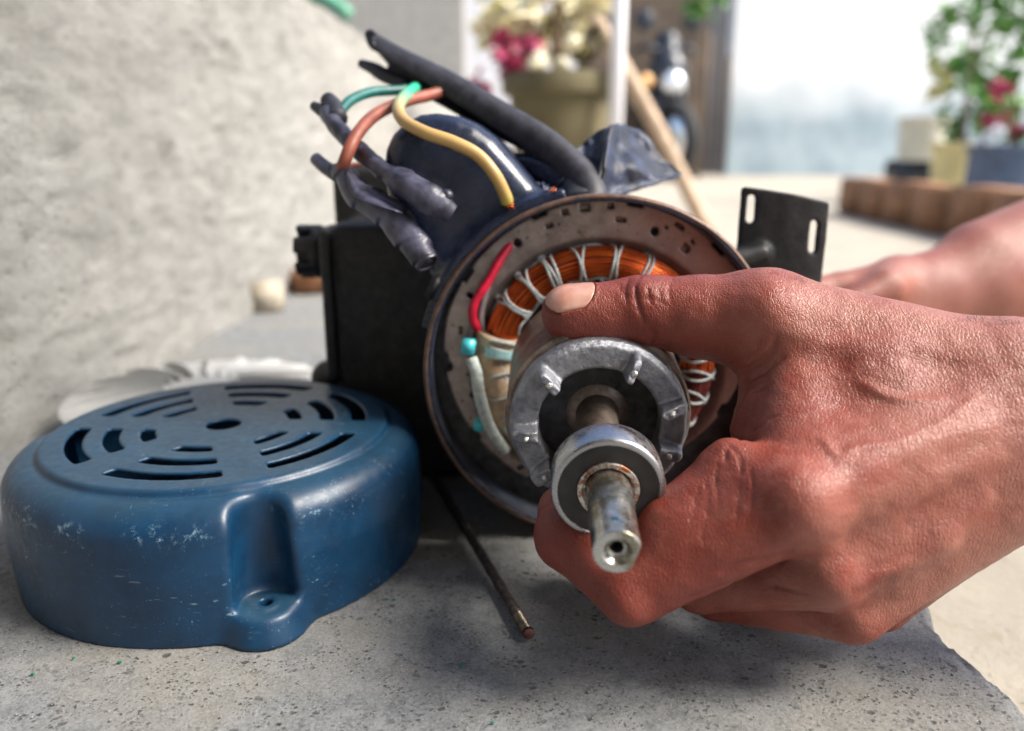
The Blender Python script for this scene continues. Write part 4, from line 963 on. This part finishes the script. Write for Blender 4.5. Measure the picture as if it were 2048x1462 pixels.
# ================================================================= SMALL THINGS ON THE SLAB
a = PZ(868, 950, .5); b = PZ(1058, 1268, .3); ax = norm(b-a); L_ = float(np.linalg.norm(b-a))
t = thing('tie_rod', (a+b)/2*np.array([1, 1, 0]), 'thin sooty steel rod with a threaded end lying on the slab beside the blue cover', 'steel rod')
V, Fc, uv = tube([a+ax*s for s in np.linspace(0, L_-1.1, 30)], [.19+.012*math.sin(i*2.1) for i in range(30)], 16); mk('rod', V, Fc, M['rod'], t)
pr_ = []
for i in range(13): pr_ += [(.165, L_-1.1+i*.08), (.205, L_-1.06+i*.08)]
V, Fc = lathe(pr_, a, ax, 20); mk('thread', V, [f[::-1] for f in Fc], M['thread'], t, smooth=False)
V, Fc = lathe([(.165, L_-.06), (.19, L_-.03), (.185, L_+.02), (0, L_+.03)], a, ax, 20); mk('rod_end', V, [f[::-1] for f in Fc], M['rodend'], t)
wb = PZ(535, 622, 0)
V, Fc = cbox((wb[0], wb[1], 1.5), (3.4, 2.4, 3.1), .2, rotm((0, 0, 1), .3)); t = tag(mk('wood_block', V, Fc, M['wood'], None, loc=(wb[0], wb[1], 0)), 'small pale wood block at the foot of the plastered wall', 'wood block')
wb = PZ(632, 584, 0)
V, Q = sdf_mesh(lambda p: ellip(p, (wb[0], wb[1], 1.4), (3.0, 2.4, 1.5))+.5*vnoise(p, .7), (wb[0]-5, wb[1]-4, -.2), (wb[0]+5, wb[1]+4, 4), .25)
tag(mk('rusty_nut', V, Q, M['rustlump'], None, loc=(wb[0], wb[1], 0)), 'rusty brown lump of iron on the slab behind the filler plug', 'iron scrap')
mb = MB(); pr2 = np.random.RandomState(9)
spots = [(890, 1176), (865, 1222), (788, 1200), (65, 1350), (240, 1326), (925, 1335), (985, 1448), (147, 1318)]
for x, y in spots:
    q = PZ(x, y, .0); 
    if x > 1900: q = PZ(x, y, GZ+.1)
    q = q+np.array([0, 0, .05]); n_ = 5; a0 = pr2.uniform(0, 6); ln = pr2.uniform(.03, .06)
    top = [q+np.array([math.cos(a0+k*1.256)*ln*pr2.uniform(.7, 1.5), math.sin(a0+k*1.256)*ln*.7, .02]) for k in range(5)]; low = [v-np.array([0, 0, .06]) for v in top]
    mb.add(np.array(top+low), [(0, 1, 2, 3, 4), (9, 8, 7, 6, 5)]+[(k, 5+k, 5+(k+1) % 5, (k+1) % 5) for k in range(5)])
o = mb.mk('paint_flakes', M['greenchip'], None, smooth=False, loc=(0, 20, 0)); tag(o, 'tiny green paint flakes scattered over the concrete slab', 'paint flakes', kind='stuff')
mb = MB()
for i in range(520):                             # loose grit
    x = pr2.uniform(0, 2040); y = pr2.uniform(1010, 1460); q = PZ(x, y, .02)
    if q[0] > 14 : continue
    s = pr2.uniform(.015, .05)**1.0; V, Fc = box(q, (s*pr2.uniform(.8, 1.8), s*1.2, s), rotm((pr2.rand(), pr2.rand(), 1), pr2.uniform(0, 3))); mb.add(V+pr2.uniform(-.2, .2, V.shape)*s, Fc)
o = mb.mk('loose_grit', M['slab'], None, smooth=False, loc=(0, 20, 0)); tag(o, 'fine loose grit lying on the concrete slab', 'grit', kind='stuff')
# mint green plastic hose end on the low wall
q = P(655, 8, 175); V, Fc, uv = tube(spline([q+np.array([-14, 12, 4]), q+np.array([-5, 3, 2.2]), q+np.array([0, 0, .6]), q+np.array([5., -3, -2.6])], 24), [*np.linspace(2.2, 1.6, 24)], 16); V[:, 2] += .0
mint = tag(mk('green_hose', V, Fc, M['mint'], None, loc=q), 'mint green plastic hose lying over the top of the low plastered wall', 'hose')
# ================================================================= BACKGROUND
def bmk(name, V, Fc, mat, parent=None, **k): return mk(name, V, Fc, mat, parent, **k)
# white wall at the far right
x0 = PY(1462, 200, 800)[0]
V, Fc = box((x0+450, 812, 145), (900, 24, 300)); tag(mk('whitewashed_wall', V, Fc, M['whitewash'], None, smooth=False, loc=(x0+450, 800, GZ)), 'tall whitewashed wall with a blue grey stained foot at the right', 'wall')
# grey house wall behind the motorbike, pale house wall on the left
xg0 = PY(1245, 200, 900)[0]
V, Fc = box(((xg0+x0)/2+20, 912, 145), (x0-xg0+120, 24, 300)); tag(mk('house_wall', V, Fc, M['greywall'], None, smooth=False, loc=(xg0+60, 900, GZ)), 'grey house wall in shade behind the motorbike', 'wall')
xl1 = PY(928, 150, 380)[0]
V, Fc = box((xl1-150, 390, 145), (300, 20, 300)); tag(mk('house_wall', V, Fc, M['plaster'], None, smooth=False, loc=(xl1-150, 380, GZ)), 'pale rendered house wall beyond the low plastered wall', 'wall')
xm = PY(1010, 100, 520)[0]
V, Fc = box(((xl1+xm)/2+10, 530, 145), (xm-xl1+70, 20, 300)); tag(mk('house_wall', V, Fc, M['polewhite'], None, smooth=False, loc=(xm, 520, GZ)), 'narrow white pillar wall left of the flower pot', 'wall')
V, Fc = box((xg0-60, 700, 145), (200, 14, 300)); tag(mk('house_wall', V, Fc, M['brownwood'], None, smooth=False, loc=(xg0-60, 700, GZ)), 'brown garden wall behind the flower pot and the white pole', 'wall')
# brown boards leaning between grey and white walls
t = thing('board_stack', tuple(PY(1430, 345, 760)*np.array([1, 1, 0])+np.array([0, 0, GZ])), 'brown weathered boards leaning at the end of the white wall', 'boards')
for i, (xa, xb, yt, yb) in enumerate(((1378, 1402, 90, 345), (1400, 1426, 60, 346), (1424, 1446, 75, 347), (1444, 1468, 110, 347))):
    A_ = PY(xa, yb, 740+i*6); B_ = PY(xb, yt, 740+i*6); V, Fc = cbox(((A_[0]+B_[0])/2, 745+i*6, (A_[2]+B_[2])/2), (abs(B_[0]-A_[0]), 4, B_[2]-A_[2]), .6); mk('board', V, Fc, M['brownwood'], t)
# unseen roof and rear wall, added to shade the slab and cut fill
t = thing('added_shade_roof', (-130, -105, GZ), 'unseen roof on posts with a rear wall, added above and behind the view to shade the slab', 'added shade roof')
V, Fc = cbox((-130, -105, 214), (540, 270, 8), 1.); mk('added_roof_sheet', V, Fc, M['brownwood'], t)
V, Fc = cbox((-130, -246, 102), (540, 12, 222), 1.); mk('fill_blocking_wall', V, Fc, M['lightwall'], t)  # unseen wall, added to block low sky fill from behind
for xx in (-380, 130):
    for yy in (-225, 20): V, Fc = cbox((xx, yy, 102), (9, 9, 214), 1.); mk('post', V, Fc, M['brownwood'], t)
# white pole
q0 = PY(1229, 300, 165); t = thing('white_pole', (q0[0], 165, GZ), 'white upright pipe standing in front of the flower pot', 'pole')
V, Fc, uv = tube([(q0[0], 165, GZ), (q0[0], 165, 90)], 1.45, 20); mk('pipe', V, Fc, M['polewhite'], t)
V, Fc = lathe([(1.45, 0), (1.9, 0), (1.9, 4), (1.45, 4)], (q0[0], 165, GZ), (0, 0, 1), 20); mk('socket', V, Fc, M['polewhite'], t)
# leaning stick
a = P(1180, 20, 190); b = PZ(1420, 470, GZ+1.); V, Fc, uv = tube(spline([b, (a+b)/2+np.array([.6, 0, .5]), a, a+(a-b)*.35], 30), np.linspace(1.95, 1.9, 30)*(1+.04*np.sin(np.arange(30))), 14)
tag(mk('wooden_stick', V, Fc, M['stick'], None, loc=b), 'bare wooden stick leaning diagonally behind the white pole', 'stick')
# leaf and petal crowds
LV = np.array([[0, 0, 0], [.3, .42, .08], [.7, .36, .10], [1.1, 0, 0], [.7, -.36, .10], [.3, -.42, .08], [.5, 0, -.04]]); LF = [(0, 1, 6), (1, 2, 6), (2, 3, 6), (3, 4, 6), (4, 5, 6), (5, 0, 6)]
def leaves(name, c_, ext, n_, size, mat, parent, seed=0, label=None):
    rr_ = np.random.RandomState(seed); mb = MB(); c_ = np.array(c_, float)
    clump = rr_.uniform(-1, 1, (max(3, n_//12), 3))
    for i in range(n_):
        k = clump[rr_.randint(len(clump))]+rr_.normal(0, .22, 3); k = k/max(1, np.linalg.norm(k))
        Rm = np.array(Matrix.Rotation(rr_.uniform(0, 6.28), 3, 'Z')@Matrix.Rotation(rr_.uniform(-1, 1), 3, 'Y')@Matrix.Rotation(rr_.uniform(-1.2, 1.2), 3, 'X'))
        mb.add((LV*size*rr_.uniform(.6, 1.3))@Rm.T+c_+k*np.array(ext), LF)
    o = mb.mk(name, mat, parent, smooth=False)
    if label: o['label'] = label
    o['kind'] = 'stuff'; return o
def stems(c_, top, n_, r_, parent, seed=0):
    rr_ = np.random.RandomState(seed)
    for i in range(n_):
        e = np.array(top)+rr_.uniform(-1, 1, 3)*np.array([abs(top[2]-c_[2])*.22, 4, 3]); m_ = (np.array(c_)+e)/2+rr_.uniform(-2, 2, 3)
        V, Fc, uv = tube(spline([np.array(c_)+rr_.uniform(-1, 1, 3)*[2, 2, 0], m_, e], 8), np.linspace(r_, r_*.4, 8), 7); mk('stem', V, Fc, M['stem'], parent)
# big olive pot with flowers
pc = PY(1118, 300, 175); pot = thing('flower_pot', (pc[0], 175, GZ), 'large olive brown clay pot standing left of the white pole', 'flower pot')
zt = PY(1118, 140, 165)[2]; base = np.array([pc[0], 175, GZ])
V, Fc = lathe([(0, 0), (7.5, 0), (8.5, 3), (10.6, zt-GZ-4.5), (10.9, zt-GZ-4.2), (12.2, zt-GZ-4), (12.4, zt-GZ-.6), (12, zt-GZ), (11., zt-GZ), (10.6, zt-GZ-2), (9.5, zt-GZ-4)], base, (0, 0, 1), 56); mk('pot_wall', V, Fc, M['clay'], pot, sharp=40)
V, Fc = lathe([(0, zt-GZ-3), (10.4, zt-GZ-3)], base, (0, 0, 1), 30); mk('soil', V, Fc, M['soil'], pot)
pl = thing('flowering_plant', (pc[0], 175, zt-3), 'magenta and cream flowering plant growing in the olive clay pot', 'plant')
stems((pc[0], 175, zt-3), (pc[0]-1, 175, zt+16), 9, .45, pl, 3)
leaves('petals', PY(1045, 105, 172), (6.2, 5, 4.0), 90, 2.6, M['pink'], pl, 1); leaves('petals', PY(985, 165, 176), (3.5, 4, 4), 26, 2.0, M['pink'], pl, 9)
leaves('blossom', PY(1080, 25, 178), (10, 6, 7), 120, 4.2, M['leafw'], pl, 2, 'leaves coloured cream for sunlit brightness'); leaves('blossom', PY(1175, 55, 182), (5, 5, 9), 50, 3.4, M['leafw'], pl, 12, 'leaves coloured cream for sunlit brightness')  # sunlit foliage: its brightness is put into the cream leaf colour
leaves('foliage', PY(1060, 45, 186), (14, 6, 11), 120, 3.2, M['leaf2'], pl, 4, 'pale yellow green leaves'); leaves('foliage', PY(1120, 100, 180), (9, 6, 6), 50, 2.6, M['clay'], pl, 5, 'dry brown leaves')
for x, y, s in ((1075, 125, 2.0), (1123, 128, 1.5), (1145, 85, 1.7)):
    q = PY(x, y, 166); V, Q = sdf_mesh(lambda p: ellip(p, q, (s, s, s*.9))+.4*vnoise(p, .9), q-3.2, q+3.2, .3); mk('bloom', V, Q, M['leafw'], pl)
# hanging greenery at the top
t = thing('hanging_plant', tuple(PY(1415, -20, 420)), 'bright green leaves hanging in at the top above the motorbike', 'plant')
leaves('foliage', PY(1415, -8, 420), (10, 8, 11), 120, 5, M['leaf'], t, 21); V, Fc, uv = tube([PY(1415, -5, 420), PY(1415, -160, 420)], .5, 6); mk('stem', V, Fc, M['stem'], t)
# motorbike seen front on
mo = PY(1335, 345, 620); mo[2] = GZ; bike = thing('motorbike', tuple(mo), 'dark motorbike parked nose on before the grey wall with its headlight shining', 'motorbike')
mxx = mo[0]; yb = 620
def bz(px, py): q = PY(px, py, yb); return q
V, Fc = lathe([(22, -6), (27, -5), (29.5, 0), (27, 5), (22, 6)], (mxx+2, yb, GZ+30), norm((1, .5, 0)), 40, close=True); ty = mk('wheel', V, Fc, M['tyre'], bike)
V, Fc = lathe([(2, -3), (22, -2.5), (22, 2.5), (2, 3)], (mxx+2, yb, GZ+30), norm((1, .5, 0)), 30, close=True); mk('rim', V, Fc, M['chrome'], ty)
for s in (-1, 1):
    V, Fc, uv = tube([(mxx+2+s*8, yb-2, GZ+30), (mxx+s*9, yb+14, GZ+92)], 2.4, 12); mk('fork', V, Fc, M['darkstuff'], bike)
q = bz(1340, 165); V, Q = sdf_mesh(lambda p: smin(ellip(p, q+[0, 12, 8], (15, 13, 17)), ellip(p, q+[0, 20, 26], (11, 10, 14)), 6), q-[24, 10, 24], q+[24, 40, 50], 1.2); mk('fairing', V, Q, M['darkstuff'], bike)
V, Fc = lathe([(0, -3.5), (5, -2.8), (8.2, 0), (8.2, 6), (0, 7)], q+[2, -4, 0], (0, 1, 0), 30); mk('headlight', V, Fc, M['lens'], bike)
q = bz(1292, 162); V, Fc = lathe([(0, -3), (4, -2), (5.2, 0), (5, 5), (0, 7)], q, (0, 1, 0), 24); mk('indicator', V, Fc, M['amber'], bike)
V, Fc, uv = tube(spline([bz(1275, 95)+[0, 20, 0], bz(1300, 90)+[0, 12, 0], bz(1340, 100)+[0, 14, 0], bz(1385, 92)+[0, 12, 0], bz(1400, 98)+[0, 22, 0]], 20), 2.0, 10); mk('handlebar', V, Fc, M['darkstuff'], bike)
for xx in (1290, 1388):
    V, Fc, uv = tube([bz(xx, 88)+[0, 12, 0], bz(xx+4, 45)+[0, 12, 0]], .7, 6); m_ = mk('mirror', V, Fc, M['darkstuff'], bike)
    V, Fc = lathe([(0, -1), (7, -.6), (8, .5), (0, 1.5)], bz(xx+5, 35)+[0, 12, 0], (0, 1, 0), 20); mk('mirror_glass', V, Fc, M['darkstuff'], m_)
V, Q = sdf_mesh(lambda p: smin(sbox(p, (mxx+4, yb+60, GZ+72), (26, 70, 16), 7), sbox(p, (mxx+4, yb+50, GZ+42), (30, 50, 38), 8), 8), (mxx-24, yb+10, GZ+8), (mxx+34, yb+110, GZ+100), 2.); mk('bike_body', V, Q, M['darkstuff'], bike)
V, Fc = lathe([(20, -6), (26, -5), (28.5, 0), (26, 5), (20, 6)], (mxx+6, yb+115, GZ+29), (1, 0, 0), 30, close=True); mk('wheel', V, Fc, M['tyre'], bike)
# brick edging of the planting bed
e0 = PZ(1700, 425, GZ); e1 = PZ(2000, 488, GZ); dv = norm(e1-e0); ln = np.linalg.norm(e1-e0); ang = math.atan2(dv[1], dv[0])
bed = thing('brick_edging', tuple(e0), 'row of orange brown bricks on edge bordering the planting bed', 'brick edging')
k = 0; s_ = 0.; br = np.random.RandomState(2)
while s_ < ln*1.5:
    wd = 21.; c_ = e0+dv*(s_+wd/2)+np.array([0, 0, 6.2])
    V, Fc = cbox(c_+br.uniform(-.5, .5, 3), (wd-.8, 10, 12.6), .7, rotm((0, 0, 1), ang+br.uniform(-.03, .03)));
    mk('brick', V, Fc, M['brick'], bed); s_ += wd
nrm_ = np.array([-dv[1], dv[0], 0]); nrm_ = nrm_ if nrm_[1] > 0 else -nrm_
for i in range(0):
    c_ = e0+nrm_*(10+21*i+6)+np.array([0, 0, 6.2]); V, Fc = cbox(c_, (20, 10, 12.6), .7, rotm((0, 0, 1), ang+math.pi/2)); mk('brick', V, Fc, M['brick'], bed)
V, Q = gridmesh(np.linspace(150, 420, 24), np.linspace(60, 790, 30), lambda X, Y: GZ+3+1.5*vnoise(np.stack([X, Y, X*0], -1), .05)); V = V[:, :]; 
pin = [(v-e0)@nrm_ > 5 for v in V]; Q = np.array([q for q in Q if all(pin[i] for i in q)]); tag(mk('bed_soil', V, Q, M['ground'], None), 'pale soil of the planting bed', kind='structure')
def potat(px, pyt, pyb, wpx, Y, mat, name, label, cat, taper=.82, group=None):
    tp = PY(px, pyt, Y); bt = PY(px, pyb, Y); rad = wpx/2/FP*np.linalg.norm(tp-C0)*.98; h_ = tp[2]-bt[2]
    t = thing(name, (tp[0], Y, bt[2]), label, cat, group)
    V, Fc = lathe([(0, 0), (rad*taper, 0), (rad*.96, h_*.86), (rad*1.03, h_*.87), (rad*1.05, h_), (rad*.95, h_), (rad*.9, h_*.9), (0, h_*.88)], (tp[0], Y, bt[2]), (0, 0, 1), 40); mk('pot_wall', V, Fc, mat, t, sharp=40)
    V, Fc = lathe([(0, h_*.9), (rad*.9, h_*.9)], (tp[0], Y, bt[2]), (0, 0, 1), 24); mk('soil', V, Fc, M['soil'], t)
    return t, tp, rad
t, tp, _ = potat(1852, 235, 322, 84, 420, M['cream'], 'plant_pot', 'pale grey pot standing on dark blocks at the left of the bed', 'plant pot', .9)
V, Fc = cbox(PY(1836, 345, 425)+np.array([0, 0, 0]), (26, 24, 13), 1.5); tag(mk('dark_block', V, Fc, M['darkstuff'], None, loc=PY(1836, 345, 425)), 'dark block under the pale grey pot', 'block')
t, tp2, _ = potat(1918, 285, 385, 84, 330, M['yellowpot'], 'bucket', 'faded yellow bucket with a tall green plant in the bed', 'bucket', .85)
t, tp3, _ = potat(2025, 290, 402, 132, 285, M['bag'], 'grow_bag', 'slate blue grow bag with magenta flowers at the right edge', 'grow bag', .98)
pl = thing('tall_plant', tuple(tp2), 'tall loose green plant growing out of the faded yellow bucket', 'plant')
stems(tp2, tuple(PY(1950, 60, 330)), 6, .4, pl, 8)
leaves('foliage', PY(1955, 190, 335), (15, 10, 18), 230, 5.0, M['leaf'], pl, 31); leaves('foliage', PY(1975, 60, 345), (24, 14, 24), 300, 5, M['leaf'], pl, 32); leaves('foliage', PY(1905, 150, 335), (6, 8, 12), 40, 4.5, M['leaf2'], pl, 33)
leaves('foliage', PY(2040, 110, 345), (12, 12, 26), 150, 5, M['leaf'], pl, 34)
pl = thing('flowering_plant', tuple(tp3), 'magenta flowering plant growing out of the slate blue grow bag', 'plant')
stems(tp3, tuple(PY(2020, 200, 285)), 5, .6, pl, 9)
leaves('petals', PY(2012, 192, 285), (4.5, 4, 3.0), 26, 3.4, M['pink'], pl, 41); leaves('petals', PY(2020, 248, 285), (8, 5, 3.6), 46, 3.4, M['pink'], pl, 42); leaves('blossom', PY(1992, 275, 285), (5, 4, 3.), 30, 2.6, M['polewhite'], pl, 43); leaves('foliage', PY(2040, 275, 288), (7, 4, 4), 30, 3, M['leaf'], pl, 44)
# ================================================================= FINISH: centimetres -> metres
bpy.context.view_layer.update()
for o in sc.objects:
    if o.type in ('MESH', 'EMPTY'):
        o.location = o.location*.01
        for m_ in o.modifiers:
            if m_.type == 'SOLIDIFY': m_.thickness *= .01
for me in bpy.data.meshes: me.transform(Matrix.Scale(.01, 4))
